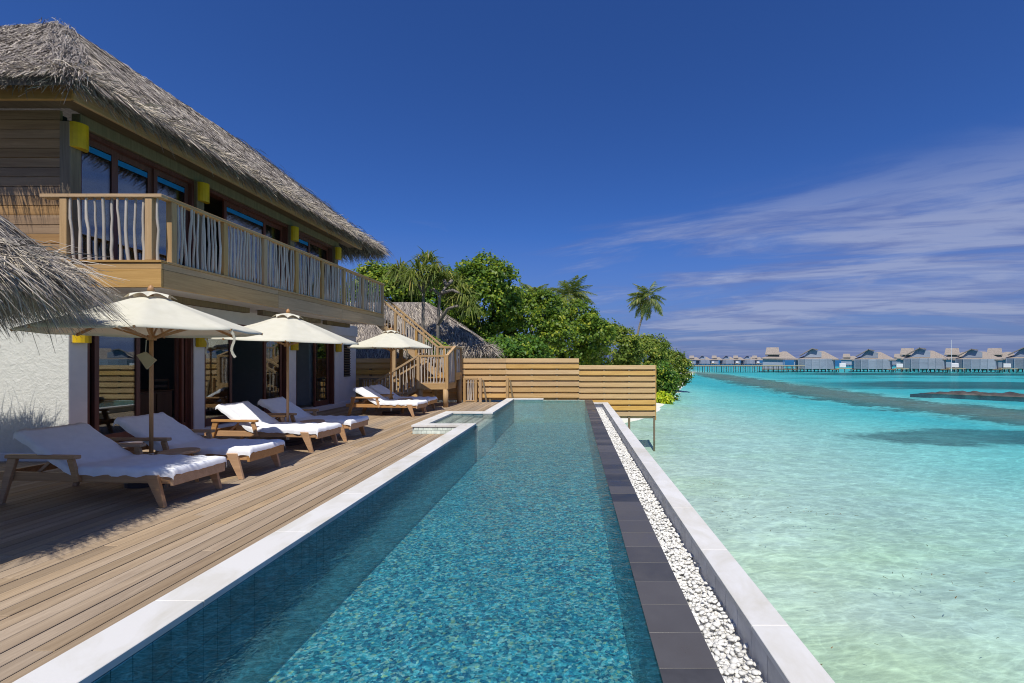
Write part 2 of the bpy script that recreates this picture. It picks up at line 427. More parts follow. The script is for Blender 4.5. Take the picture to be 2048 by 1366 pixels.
TH = [(0.0, (0.095, 0.08, 0.072)), (0.45, (0.265, 0.23, 0.205)), (0.8, (0.43, 0.38, 0.325)), (1.0, (0.60, 0.52, 0.40))]
M['thatch'] = strand_mat('weathered_thatch', TH)
M['thatch_base'] = plain('thatch_core', (0.17, 0.15, 0.14), 0.9, 0.5, 30.0, 0.8)
M['thatch_far'] = plain('far_thatch', (0.29, 0.25, 0.215), 0.9, 0.3, 4.0, 0.5)
M['soffit'] = wood('roof_soffit', (0.10, 0.075, 0.05), (0.20, 0.15, 0.10), 'Y', 0.8, 0.8, 0.1)
LEAF = {
    'green': [(0.0, (0.034, 0.080, 0.013)), (0.5, (0.105, 0.185, 0.020)), (0.85, (0.235, 0.31, 0.026)), (1.0, (0.36, 0.37, 0.032))],
    'deep': [(0.0, (0.032, 0.09, 0.018)), (0.55, (0.085, 0.19, 0.024)), (0.9, (0.19, 0.30, 0.03)), (1.0, (0.30, 0.34, 0.03))],
    'olive': [(0.0, (0.07, 0.115, 0.022)), (0.55, (0.155, 0.22, 0.032)), (0.9, (0.27, 0.31, 0.04)), (1.0, (0.36, 0.33, 0.05))],
    'lime': [(0.0, (0.18, 0.29, 0.014)), (0.6, (0.42, 0.54, 0.017)), (1.0, (0.66, 0.62, 0.03))],
    'palm': [(0.0, (0.061, 0.091, 0.025)), (0.6, (0.149, 0.190, 0.042)), (0.92, (0.298, 0.297, 0.084)), (1.0, (0.490, 0.363, 0.112))],
}
for k, st in LEAF.items(): M['leaf_' + k] = strand_mat('leaves_' + k, st, 0.45, 0.28)
M['bark'] = plain('grey_bark', (0.20, 0.175, 0.15), 0.85, 0.35, 12.0, 0.6)
M['rock'] = plain('wet_reef_rock', (0.075, 0.066, 0.058), 0.5, 0.5, 1.5, 0.9)
M['debris'] = strand_mat('drift_weed', [(0, (0.05, 0.07, 0.015)), (0.8, (0.10, 0.08, 0.03)), (1, (0.25, 0.08, 0.02))])

# ------------------------------------------------------------------ mesh helpers
class MB:
    def __init__(s): s.v, s.f = [], []
    def add(s, v, f):
        o = len(s.v); s.v += [tuple(p) for p in v]; s.f += [tuple(i + o for i in q) for q in f]; return s
    def box(s, x0, x1, y0, y1, z0, z1):
        v = [(x, y, z) for z in (z0, z1) for y in (y0, y1) for x in (x0, x1)]
        return s.add(v, [(0, 2, 3, 1), (4, 5, 7, 6), (0, 1, 5, 4), (2, 6, 7, 3), (0, 4, 6, 2), (1, 3, 7, 5)])
    def beam(s, a, b, w, h, up=(0, 0, 1), w2=None, h2=None):
        a, b = Vector(a), Vector(b); d = (b - a).normalized(); u = Vector(up)
        side = d.cross(u)
        if side.length < 1e-5: side = d.cross(Vector((1, 0, 0)))
        side.normalize(); u = side.cross(d).normalized()
        w2 = w if w2 is None else w2; h2 = h if h2 is None else h2
        v = []
        for p, ww, hh in ((a, w, h), (b, w2, h2)):
            for i, j in ((-1, -1), (1, -1), (1, 1), (-1, 1)): v.append(p + side * (ww / 2 * i) + u * (hh / 2 * j))
        return s.add(v, [(0, 1, 2, 3), (4, 7, 6, 5), (0, 4, 5, 1), (1, 5, 6, 2), (2, 6, 7, 3), (3, 7, 4, 0)])
    def tube(s, pts, rad, n=8, cap=True):
        pts = [Vector(p) for p in pts]
        if not hasattr(rad, '__len__'): rad = [rad] * len(pts)
        o = len(s.v)
        for i, p in enumerate(pts):
            d = (pts[min(i + 1, len(pts) - 1)] - pts[max(i - 1, 0)]).normalized()
            a = d.orthogonal() if abs(d.z) < 0.9 else Vector((1, 0, 0)) - d * d.x
            a.normalize(); b = d.cross(a)
            for k in range(n):
                t = 2 * math.pi * k / n; s.v.append(tuple(p + (a * math.cos(t) + b * math.sin(t)) * rad[i]))
        for i in range(len(pts) - 1):
            for k in range(n):
                k2 = (k + 1) % n
                s.f.append((o + i * n + k, o + i * n + k2, o + (i + 1) * n + k2, o + (i + 1) * n + k))
        if cap:
            s.f.append(tuple(o + k for k in range(n))[::-1])
            e = o + (len(pts) - 1) * n; s.f.append(tuple(e + k for k in range(n)))
        return s
    def lathe(s, prof, n=16, c=(0, 0, 0)):
        o = len(s.v)
        for r, z in prof:
            for k in range(n):
                t = 2 * math.pi * k / n; s.v.append((c[0] + r * math.cos(t), c[1] + r * math.sin(t), c[2] + z))
        for i in range(len(prof) - 1):
            for k in range(n):
                k2 = (k + 1) % n
                s.f.append((o + i * n + k, o + i * n + k2, o + (i + 1) * n + k2, o + (i + 1) * n + k))
        s.f.append(tuple(o + k for k in range(n))[::-1]); e = o + (len(prof) - 1) * n
        s.f.append(tuple(e + k for k in range(n))); return s
    def poly(s, pts, thick, nrm):
        """flat polygon given a thickness along -nrm"""
        nrm = Vector(nrm).normalized(); n = len(pts); t = [Vector(p) for p in pts]; b = [p - nrm * thick for p in t]
        fs = [tuple(range(n)), tuple(range(2 * n - 1, n - 1, -1))]
        fs += [(i, n + i, n + (i + 1) % n, (i + 1) % n) for i in range(n)]
        return s.add(t + b, fs)
    def mesh(s, name, mat, smooth=False, bevel=0.0, fix=True):
        me = bpy.data.meshes.new(name); me.from_pydata(s.v, [], s.f)
        if fix or bevel:
            bm = bmesh.new(); bm.from_mesh(me)
            bmesh.ops.recalc_face_normals(bm, faces=bm.faces)
            if bevel:
                bmesh.ops.bevel(bm, geom=list(bm.edges), offset=bevel, segments=1, affect='EDGES', clamp_overlap=True)
            bm.to_mesh(me); bm.free()
        if smooth: me.polygons.foreach_set('use_smooth', [True] * len(me.polygons))
        me.materials.append(mat); me.update(); return me
    def build(s, name, mat, parent=None, **kw):
        return link(name, s.mesh(name, mat, **kw), parent)

def link(name, data, parent=None, loc=None, rot=None):
    o = bpy.data.objects.new(name, data); COL.objects.link(o)
    if parent is not None:
        o.parent = parent
        if parent.type == 'EMPTY' or True:
            o.matrix_parent_inverse = PINV.get(parent.name, Matrix())
    if loc is not None: o.location = loc
    if rot is not None: o.rotation_euler = rot
    return o

PINV = {}
def thing(name, label, cat, loc=(0, 0, 0), group=None, local=False, rot=None):
    """an Empty at the base of a thing; parts are given in world coordinates unless local"""
    o = bpy.data.objects.new(name, None); COL.objects.link(o); o.location = loc; o.empty_display_size = 0.2
    if rot: o.rotation_euler = rot
    PINV[o.name] = Matrix() if local else Matrix.Translation(Vector(loc)).inverted()
    return tag(o, label, cat, group)
def tag(o, label=None, cat=None, group=None, kind=None):
    if label: o['label'] = label
    if cat: o['category'] = cat
    if group: o['group'] = group
    if kind: o['kind'] = kind
    return o
def child(name, data, parent, **kw):
    """a part of a part: parents keep their own world matrix"""
    return link(name, data, parent, **kw)
def dup(root, loc, rotz=0.0, scale=1.0, label=None):
    def cp(o, par):
        c = o.copy(); COL.objects.link(c); c.parent = par
        for ch in o.children: cp(ch, c)
        return c
    c = cp(root, None); c.location = loc; c.rotation_euler = (0, 0, rotz or (-math.atan2(loc[0], loc[1]) if loc[1] else 0.0)); c.scale = (scale,) * 3
    if label: c['label'] = label
    return c

def np_quads(name, V, Q, mat, rnd=None, parent=None, smooth=False):
    me = bpy.data.meshes.new(name)
    V = np.asarray(V, np.float32); Q = np.asarray(Q, np.int32)
    me.vertices.add(len(V)); me.vertices.foreach_set('co', V.ravel())
    me.loops.add(Q.size); me.loops.foreach_set('vertex_index', Q.ravel())
    me.polygons.add(len(Q)); me.polygons.foreach_set('loop_start', np.arange(0, Q.size, 4, dtype=np.int32))
    if rnd is not None:
        a = me.attributes.new('rnd', 'FLOAT', 'POINT'); a.data.foreach_set('value', np.asarray(rnd, np.float32))
    me.update(calc_edges=True)
    if smooth: me.polygons.foreach_set('use_smooth', np.ones(len(Q), bool))
    me.materials.append(mat)
    return link(name, me, parent)

def unit(a): return a / np.maximum(np.linalg.norm(a, axis=-1, keepdims=True), 1e-9)

def strand_arrays(P, D, Nn, L, W, lift, droop, rnd, roll=0.45):
    side = unit(np.cross(D, Nn)); a_ = RNG.normal(0, roll, len(P))[:, None]; side = unit(side * np.cos(a_) + np.cross(D, side) * np.sin(a_)); L = L[:, None]; W = W[:, None]
    p1 = P + D * L * 0.5 + Nn * lift[:, None]
    p2 = P + D * L + Nn * (lift * 0.9)[:, None] - np.array([0, 0, 1.0]) * droop[:, None]
    V = np.stack([P - side * W / 2, P + side * W / 2, p1 - side * W * 0.45, p1 + side * W * 0.45, p2 - side * W * 0.12, p2 + side * W * 0.12], 1)
    n = len(P); b = (np.arange(n) * 6)[:, None]
    Q = np.concatenate([b + np.array([[0, 1, 3, 2]]), b + np.array([[2, 3, 5, 4]])], 0)
    return V.reshape(-1, 3), Q, np.repeat(rnd, 6)

class Strands:
    def __init__(s): s.V, s.Q, s.r, s.n = [], [], [], 0
    def add(s, *a):
        V, Q, r = strand_arrays(*a); s.V.append(V); s.Q.append(Q + s.n); s.r.append(r); s.n += len(V)
    def patch(s, e0, e1, t0, t1, count, fringe, w=0.013, ln=0.5, thick=0.25, jit=0.22, drp=0.12, flen=0.45):
        """strands lying on the roof face between eave e0-e1 and top t0-t1, with a shaggy eave"""
        e0, e1, t0, t1 = [np.array(p, float) for p in (e0, e1, t0, t1)]
        nrm = np.cross(e1 - e0, (t0 + t1) / 2 - (e0 + e1) / 2); nrm /= np.linalg.norm(nrm)
        if nrm[2] < 0: nrm = -nrm
        down = (e0 + e1) / 2 - (t0 + t1) / 2; down /= np.linalg.norm(down)
        n = count; u = RNG.random(n); wt = np.linalg.norm(t1 - t0) / max(np.linalg.norm(e1 - e0), 1e-6)
        v = RNG.random(n)
        keep = RNG.random(n) < (1 - v) + v * max(wt, 0.03); u, v = u[keep], v[keep]; n = len(u)
        P = (e0 + (e1 - e0) * u[:, None]) * (1 - v[:, None]) + (t0 + (t1 - t0) * u[:, None]) * v[:, None]
        D = unit(down + RNG.normal(0, jit, (n, 3)) * np.array([1, 1, 0.5]))
        D = unit(D - nrm * (D @ nrm)[:, None] * 0.8)
        s.add(P + nrm * RNG.random((n, 1)) * 0.02, D, np.tile(nrm, (n, 1)), ln * (0.5 + RNG.random(n)), w * (0.6 + 0.9 * RNG.random(n)),
              0.012 + 0.035 * RNG.random(n), 0.02 * RNG.random(n), RNG.random(n))
        if fringe:
            n = fringe; u = RNG.random(n); k = RNG.random(n) ** 2.6
            P = e0 + (e1 - e0) * u[:, None] - nrm * (thick * k)[:, None] - down * (0.05 + 0.30 * RNG.random((n, 1)))
            D = unit(down + RNG.normal(0, jit * 1.9, (n, 3)) + nrm * 0.30 + np.array([0, 0, -0.30]) * k[:, None])
            s.add(P, D, np.tile(nrm, (n, 1)), flen * (0.5 + 0.9 * RNG.random(n)), w * (0.6 + 0.8 * RNG.random(n)),
                  0.015 * RNG.standard_normal(n), drp * (0.3 + RNG.random(n)), np.clip(RNG.random(n) * (1.0 - 0.35 * k) + 0.25, 0, 1), 1.3)
    def build(s, name, mat, parent):
        o = np_quads(name, np.concatenate(s.V), np.concatenate(s.Q), mat, np.concatenate(s.r), parent)
        o['kind'] = 'stuff'; return o

def P3(x, y, Y):
    """photo pixel at depth Y -> world point (used to place things at their real distance)"""
    return Vector(((x - VX) / F_PX * Y, Y, 1.5 - (y - VY) / F_PX * Y))

# ================================================================== SETTING
SEA_Z = -1.4
def shore(Y):
    pts = [(-20, -14), (8, -13), (15, -9), (19, 1.5), (24, 4.2), (31, 6.3), (40, 9.2), (55, 13.5), (80, 20.5), (100, 26.5), (112, 30), (118, 24), (126, -5), (140, -60)]
    for (a, xa), (b, xb) in zip(pts, pts[1:]):
        if a <= Y <= b: return xa + (xb - xa) * (Y - a) / (b - a)
    return -60
def bed_z(x, y):
    d = shore(y) - x
    z = SEA_Z + 0.10 * d if d < 4 else SEA_Z + 0.4 + (d - 4) * 0.06
    return max(-1.75, min(-0.35, z)) + 0.06 * mnoise.noise(Vector((x * 0.4, y * 0.4, 0)))
gx_, gy_ = np.arange(-60, 90.1, 1.0), np.arange(-12, 150.1, 1.0)
GV = [(x, y, bed_z(x, y)) for y in gy_ for x in gx_]
nx_ = len(gx_)
GQ = [(j * nx_ + i, j * nx_ + i + 1, (j + 1) * nx_ + i + 1, (j + 1) * nx_ + i) for j in range(len(gy_) - 1) for i in range(nx_ - 1)]
o = np_quads('seabed', GV, GQ, M['seabed'], None, None, True); tag(o, kind='structure')
o = MB().add([(-4000, -200, -1.86), (4000, -200, -1.86), (4000, 7000, -1.86), (-4000, 7000, -1.86)], [(0, 1, 2, 3)]).build('sea_floor', M['seabed']); tag(o, kind='structure')
o = MB().add([(-4000, -200, SEA_Z), (4000, -200, SEA_Z), (4000, 7000, SEA_Z), (-4000, 7000, SEA_Z)], [(0, 1, 2, 3)]).build('sea', M['sea']); tag(o, kind='structure')

# ------------------------------------------------------------------ deck
deck = bpy.data.objects.new('deck', None); COL.objects.link(deck); deck['kind'] = 'structure'; PINV['deck'] = Matrix()
BW, GAP = 0.125, 0.009
nb = int((9.9 - 2.30) / BW)
def plank(x, y0, y1):
    dz = random.uniform(-0.0015, 0.0015)
    MB().box(x + GAP / 2, x + BW - GAP / 2, y0 + 0.002, y1 - 0.002, -0.028 + dz, 0.0 + dz).build('plank', M['deck'], deck, bevel=0.003)
for i in range(nb):
    x = -2.305 - (i + 1) * BW
    y1 = 16.2 if x > -7.45 else 6.74
    cuts = [0.4]
    y = 0.4 + random.uniform(1.2, 4.6)
    while y < y1 - 1.0:
        cuts.append(y); y += random.choice((3.6, 4.2, 4.8))
    cuts.append(y1)
    for a, b in zip(cuts, cuts[1:]):
        if x + BW > -3.28 and b > 9.24 and a < 11.71:
            if a < 9.24: plank(x, a, 9.235)
            if b > 11.71: plank(x, 11.715, b)
        else: plank(x, a, b)
MB().box(-9.9, -2.31, 0.4, 6.7, -0.16, -0.032).box(-7.46, -3.30, 6.7, 16.2, -0.16, -0.032).box(-3.30, -2.31, 6.7, 9.235, -0.16, -0.032).box(-3.30, -2.31, 11.72, 16.2, -0.16, -0.032).build('joists', M['dark'], deck)

# ------------------------------------------------------------------ pool
pool = thing('swimming_pool', 'long lap pool with white stone coping, dark overflow edge and pebble channel', 'pool', (-0.8, 8, -0.9))
WZ, CZ, RZ = 0.132, 0.18, 0.08
def run(name, mat, x0, x1, y0, y1, z0, z1, axis, step, bev=0.003, gap=0.002, jit=0.0, mx=None):
    L = (y1 - y0) if axis == 'Y' else (x1 - x0); n = max(1, round(L / step)); st = L / n
    for i in range(n):
        a = i * st + gap / 2; b = (i + 1) * st - gap / 2; dz = random.uniform(-jit, jit)
        m_ = MB().box(x0, x1, y0 + a, y0 + b, z0, z1 + dz) if axis == 'Y' else MB().box(x0 + a, x0 + b, y0, y1, z0, z1 + dz)
        m_.build(name, mat, pool, bevel=bev)
XO, XI = -2.30, -2.03
run('coping_stone', M['stone'], XO, XI, 0.5, 9.49, CZ - 0.04, CZ, 'Y', 0.95)
run('coping_stone', M['stone'], XO, XI, 11.457, 15.72, CZ - 0.04, CZ, 'Y', 0.85)
run('coping_stone', M['stone'], -3.29, XO - 0.003, 9.22, 9.487, CZ - 0.04, CZ, 'X', 0.5)
run('coping_stone', M['stone'], -3.29, XO - 0.003, 11.46, 11.725, CZ - 0.04, CZ, 'X', 0.5)
run('coping_stone', M['stone'], -3.29, -3.026, 9.49, 11.457, CZ - 0.04, CZ, 'Y', 0.66)
run('coping_stone', M['stone'], XI + 0.003, -1.03, 15.46, 15.72, CZ - 0.04, CZ, 'X', 0.5)
# outer walls
MB().box(XO + 0.02, XI - 0.012, 0.5, 9.49, -2.3, CZ - 0.042).box(XO + 0.02, XI - 0.012, 11.46, 15.7, -2.3, CZ - 0.042).build('basin_wall', M['grout'], pool)
MB().box(-3.27, XO + 0.018, 9.245, 9.47, -0.15, CZ - 0.042).box(-3.27, XO + 0.018, 11.48, 11.70, -0.15, CZ - 0.042).box(-3.27, -3.04, 9.47, 11.48, -0.15, CZ - 0.042).build('basin_wall', M['grout'], pool)
for r_ in range(2):
    n = 10; st = 0.96 / n
    for i in range(n):
        x = -3.268 + i * st + (0.03 if r_ else 0)
        MB().box(x, min(x + st - 0.005, -2.32), 9.236, 9.244, 0.003 + r_ * 0.068, 0.066 + r_ * 0.068).build('wall_tile', M['steptile'], pool)
# left wall tiles, under water
for r_ in range(2):
    for i in range(150):
        y = 0.6 + i * 0.1
        if 9.45 < y + 0.05 < 11.5: continue
        MB().box(XI - 0.011, XI - 0.004, y + 0.002, y + 0.098, CZ - 0.045 - (r_ + 1) * 0.2 + 0.004, CZ - 0.045 - r_ * 0.2).build('wall_tile', M['pooltile'], pool)
FZ = -0.62
MB().box(XI - 0.2, 0.40, 0.3, 15.46, FZ - 0.2, FZ).build('basin_floor', M['mosaic'], pool)
MB().box(XI - 0.012, XI - 0.003, 0.5, 9.47, FZ, CZ - 0.446).box(XI - 0.012, XI - 0.003, 11.48, 15.46, FZ, CZ - 0.446).build('basin_lining', M['pooltile'], pool)
MB().box(0.40, 0.62, 0.3, 15.46, -2.3, 0.094).build('overflow_wall', M['pooltile'], pool)
MB().box(0.402, 0.64, 0.3, 15.64, 0.0945, 0.1015).build('overflow_bed', M['cast'], pool)
MB().box(XI - 0.1, -1.03, 15.47, 15.7, -2.3, CZ - 0.042).box(-1.03, 0.62, 15.47, 15.60, -2.3, WZ - 0.004).build('end_wall', M['steptile'], pool)
run('overflow_tile', M['basalt'], 0.38, 0.643, 0.7, 15.20, 0.102, WZ + 0.001, 'Y', 0.266, 0.001, 0.002, 0.0015)
run('overflow_tile', M['basalt'], 0.38, 0.643, 15.20, 15.66, 0.102, WZ + 0.001, 'Y', 0.24, 0.004, 0.004, 0.0015)
# entry steps
for i in range(4):
    x0 = -3.04 + i * 0.27
    MB().box(x0, x0 + 0.245, 9.48, 11.47, FZ, WZ - 0.03 - 0.028 * i).build('step', M['treadtile'], pool, bevel=0.005)
MB().box(-3.04, XI + 0.03, 9.475, 9.482, FZ, CZ - 0.044).box(-3.04, XI - 0.0, 11.468, 11.476, FZ, CZ - 0.044).box(-3.045, -3.036, 9.48, 11.47, FZ, CZ - 0.044).build('basin_lining', M['pooltile'], pool)
# pebble channel and outer wall
MB().box(0.62, 0.99, 0.3, 15.2, -0.4, -0.128).build('channel_bed', M['channel'], pool)
MB().box(0.983, 1.14, 0.3, 15.25, -2.3, RZ - 0.037).box(0.66, 0.983, 15.09, 15.25, -2.3, RZ - 0.037).build('outer_wall', M['greytile'], pool)
run('channel_tile', M['greytile'], 0.972, 0.980, 0.6, 15.08, -0.15, RZ - 0.040, 'Y', 0.21, 0.0, 0.004)
run('coping_stone', M['stone'], 0.954, 1.154, 0.5, 15.02, RZ - 0.035, RZ, 'Y', 0.95)
run('coping_stone', M['stone'], 0.66, 1.154, 15.023, 15.25, RZ - 0.035, RZ, 'X', 0.5)
# pebbles
bm = bmesh.new(); bmesh.ops.create_icosphere(bm, subdivisions=2, radius=1.0)
ICO2 = np.array([v.co[:] for v in bm.verts]); bm.free()
bm = bmesh.new(); bmesh.ops.create_icosphere(bm, subdivisions=1, radius=1.0)
bm.verts.ensure_lookup_table()
ICOV = np.array([v.co[:] for v in bm.verts]); ICOF = np.array([[v.index for v in f.verts] for f in bm.faces]); bm.free()
def pebble_verts(c, s, a):
    v = ICOV * np.array([1.0, 0.78, 0.38]) * s * 0.92
    v[:, 0] += 0.15 * s * np.sin(v[:, 1] / s * 2 + a)
    t = RNG.normal(0, 0.22, 2); ca, sa = math.cos(a), math.sin(a)
    Rz = np.array([[ca, -sa, 0], [sa, ca, 0], [0, 0, 1]]); cx, sx = math.cos(t[0]), math.sin(t[0]); cy, sy = math.cos(t[1]), math.sin(t[1])
    v = v @ np.array([[1, 0, 0], [0, cx, -sx], [0, sx, cx]]).T @ np.array([[cy, 0, sy], [0, 1, 0], [-sy, 0, cy]]).T @ Rz.T
    return v + c
PC = []
ygrid = 0.9
while ygrid < 14.95:
    for k in range(10):
        PC.append((0.662 + 0.0305 * k + RNG.normal(0, 0.010), ygrid + RNG.normal(0, 0.012), -0.132 + 0.020 * RNG.random()))
        if RNG.random() < 0.75: PC.append((0.665 + 0.295 * RNG.random(), ygrid + RNG.normal(0, 0.02), -0.108 + 0.014 * RNG.random()))
    ygrid += 0.028
PC = [p for p in PC if 0.655 < p[0] < 0.962]
vis = sorted([p for p in PC if p[1] > 2.2 and p[2] > -0.125], key=lambda p: p[1])[:300]
vs = set(vis)
peb_meshes = []
for k in range(10):
    me = bpy.data.meshes.new('pebble'); me.from_pydata(pebble_verts(np.zeros(3), 0.024, k * 0.7).tolist(), [], ICOF.tolist())
    me.polygons.foreach_set('use_smooth', [True] * len(me.polygons)); me.materials.append(M['pebble']); peb_meshes.append(me)
for p in vis:
    q = link('pebble', random.choice(peb_meshes), pool, loc=p, rot=(random.uniform(-.3, .3), random.uniform(-.3, .3), random.uniform(0, 6.28)))
    q.scale = (random.uniform(0.7, 1.2),) * 3
V, Fq, off = [], [], 0
for p in PC:
    if p in vs: continue
    V.append(pebble_verts(np.array(p), 0.024 * random.uniform(0.7, 1.15), random.uniform(0, 6.28))); Fq.append(ICOF + off); off += len(ICOV)
me = bpy.data.meshes.new('pebbles'); me.from_pydata(np.concatenate(V).tolist(), [], np.concatenate(Fq).tolist())
me.polygons.foreach_set('use_smooth', [True] * len(me.polygons)); me.materials.append(M['pebble'])
tag(link('pebble_bed', me, pool), kind='stuff')
pw = MB().add([(XI, 0.4, WZ), (0.3795, 0.4, WZ), (0.3795, 15.465, WZ), (XI, 15.465, WZ), (XI, 9.483, WZ), (XI, 11.467, WZ), (-3.035, 9.483, WZ), (-3.035, 11.467, WZ)],
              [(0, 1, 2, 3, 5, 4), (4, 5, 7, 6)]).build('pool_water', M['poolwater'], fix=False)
tag(pw, kind='structure')

# ================================================================== VILLA
villa = thing('villa', 'two storey villa with thatched roof, timber balcony and open glass doors', 'villa', (-7.5, 6.8, 0))
WX = -7.5
def vbox(name, mat, x0, x1, y0, y1, z0, z1, bev=0.0, par=None):
    return MB().box(x0, x1, y0, y1, z0, z1).build(name, mat, par or villa, bevel=bev)
vbox('plinth', M['plaster_s'], -12.5, WX + 0.03, 6.74, 15.85, -0.2, 0.12, 0.01)
vbox('gable_wall', M['plaster'], -12.5, WX - 0.004, 6.76, 6.99, 0.122, 2.66)
vbox('column', M['plaster_s'], WX - 0.28, WX, 6.765, 7.02, 0.122, 2.50)
for a, b in ((9.0, 9.25), (12.0, 12.3), (14.3, 14.55)):
    vbox('column', M['plaster_s'], WX - 0.28, WX, a, b, 0.122, 2.30)
vbox('lintel', M['plaster_s'], WX - 0.28, WX + 0.002, 7.022, 15.8, 2.302, 2.66)
vbox('end_wall', M['plaster_s'], -12.5, WX - 0.05, 14.66, 15.78, 0.122, 2.30)
# louvred shutter
vbox('shutter_frame', M['dark'], WX - 0.055, WX - 0.042, 14.95, 15.35, 0.95, 2.12)
for i in range(14):
    z = 0.98 + i * 0.082
    MB().beam((WX - 0.03, 14.96, z), (WX - 0.03, 15.34, z), 0.05, 0.014, (0.55, 0, 1)).build('shutter_slat', M['post'], villa)
# interior of the ground floor
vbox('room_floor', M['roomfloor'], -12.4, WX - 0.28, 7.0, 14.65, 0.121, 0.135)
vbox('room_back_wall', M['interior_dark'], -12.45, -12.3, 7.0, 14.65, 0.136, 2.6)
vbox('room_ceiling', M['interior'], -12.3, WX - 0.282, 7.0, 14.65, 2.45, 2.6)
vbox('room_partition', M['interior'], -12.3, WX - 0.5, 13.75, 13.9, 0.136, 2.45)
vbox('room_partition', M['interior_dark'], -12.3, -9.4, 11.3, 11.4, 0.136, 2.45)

def panel(y0, y1, z0, z1, x=WX - 0.12, st=0.07, film=False, curtain=False):
    """a glazed door leaf in the plane x, with its pane as a sub-part"""
    m_ = MB()
    m_.box(x - 0.022, x + 0.022, y0, y0 + st, z0, z1).box(x - 0.022, x + 0.022, y1 - st, y1, z0, z1)
    m_.box(x - 0.02, x + 0.02, y0 + st, y1 - st, z1 - 0.09, z1).box(x - 0.02, x + 0.02, y0 + st, y1 - st, z0, z0 + 0.16)
    fr = m_.build('door_leaf', M['doorwood'], villa)
    PINV[fr.name] = Matrix()
    fr_inv = Matrix()
    p = MB().box(x - 0.004, x + 0.004, y0 + st, y1 - st, z0 + 0.16, z1 - 0.09).mesh('pane', M['glass'])
    po = bpy.data.objects.new('pane', p); COL.objects.link(po); po.parent = fr
    if film:
        q = MB().box(x + 0.006, x + 0.009, y0 + st, y1 - st, z1 - 0.20, z1 - 0.11).mesh('film_strip', M['blue_film'])
        qo = bpy.data.objects.new('film_strip', q); COL.objects.link(qo); qo.parent = fr
    if curtain:
        q = MB()
        for k in range(6): q.tube([(x - 0.12, y1 - st - 0.03 - 0.03 * k, z0), (x - 0.12, y1 - st - 0.03 - 0.03 * k, z1)], 0.02, 6)
        q.build('curtain', M['curtain'], villa, smooth=True)
def opening(y0, y1, z0, z1):
    m_ = MB().box(WX - 0.2, WX - 0.02, y0, y1, z1 - 0.07, z1).box(WX - 0.2, WX - 0.02, y0, y0 + 0.05, z0, z1 - 0.07).box(WX - 0.2, WX - 0.02, y1 - 0.05, y1, z0, z1 - 0.07)
    m_.build('door_frame', M['doorwood'], villa)
GZ0, GZ1 = 0.125, 2.30
for a, b in ((7.022, 8.998), (9.252, 11.998), (12.302, 14.298)): opening(a, b, GZ0, GZ1)
panel(7.08, 7.30, GZ0, GZ1 - 0.07, WX - 0.17); panel(7.22, 7.98, GZ0, GZ1 - 0.07)
panel(8.80, 8.94, GZ0, GZ1 - 0.07, WX - 0.10, 0.05); panel(8.76, 8.93, GZ0, GZ1 - 0.07, WX - 0.16, 0.05)
panel(9.31, 10.13, GZ0, GZ1 - 0.07); panel(11.18, 11.86, GZ0, GZ1 - 0.07); panel(11.80, 11.94, GZ0, GZ1 - 0.07, WX - 0.17, 0.05)
panel(13.36, 14.10, GZ0, GZ1 - 0.07); panel(14.06, 14.24, GZ0, GZ1 - 0.07, WX - 0.17, 0.05)

# upper floor
FL = 2.90
vbox('upper_floor', M['dark'], -12.5, WX - 0.01, 6.78, 15.2, 2.67, FL)
for i, z in enumerate(np.arange(2.66, 5.10, 0.142)):
    xc = -9.2 - 1.2 * random.random()
    for a, b in ((-12.5, xc), (xc + 0.003, WX - 0.13)):
        MB().box(a, b, 6.76 + random.uniform(0, 0.004), 6.80, z + 0.004, z + 0.140).build('wall_plank', M['siding'], villa, bevel=0.004)
vbox('sheathing', M['dark'], -12.5, WX - 0.13, 6.802, 6.86, 2.66, 5.15)
for a, b in ((6.745, 6.90), (9.02, 9.20), (12.0, 12.18), (14.22, 14.42)):
    vbox('post', M['post'], WX - 0.128, WX + 0.04, a, b, FL + 0.002, 5.05, 0.01)
vbox('head_beam', M['post'], WX - 0.12, WX + 0.02, 6.9, 14.5, 5.052, 5.24, 0.008)
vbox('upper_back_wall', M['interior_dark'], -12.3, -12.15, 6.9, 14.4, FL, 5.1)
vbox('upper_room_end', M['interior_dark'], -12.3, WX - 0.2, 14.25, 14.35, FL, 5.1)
vbox('upper_ceiling', M['soffit'], -12.3, WX - 0.13, 6.87, 14.4, 5.08, 5.12)
UZ0, UZ1 = FL + 0.01, 5.04
for a, b in ((6.902, 9.018), (9.202, 11.998), (12.182, 14.218)): opening(a, b, UZ0, UZ1)
panel(6.96, 7.56, UZ0, UZ1 - 0.07, film=True); panel(7.56, 8.24, UZ0, UZ1 - 0.07, WX - 0.16, film=True); panel(8.24, 8.97, UZ0, UZ1 - 0.07, film=True, curtain=True)
panel(9.90, 11.22, UZ0, UZ1 - 0.07, film=True); panel(11.22, 11.94, UZ0, UZ1 - 0.07, WX - 0.16, curtain=True)
panel(12.24, 13.12, UZ0, UZ1 - 0.07, film=True); panel(13.12, 14.16, UZ0, UZ1 - 0.07, WX - 0.16, curtain=True)

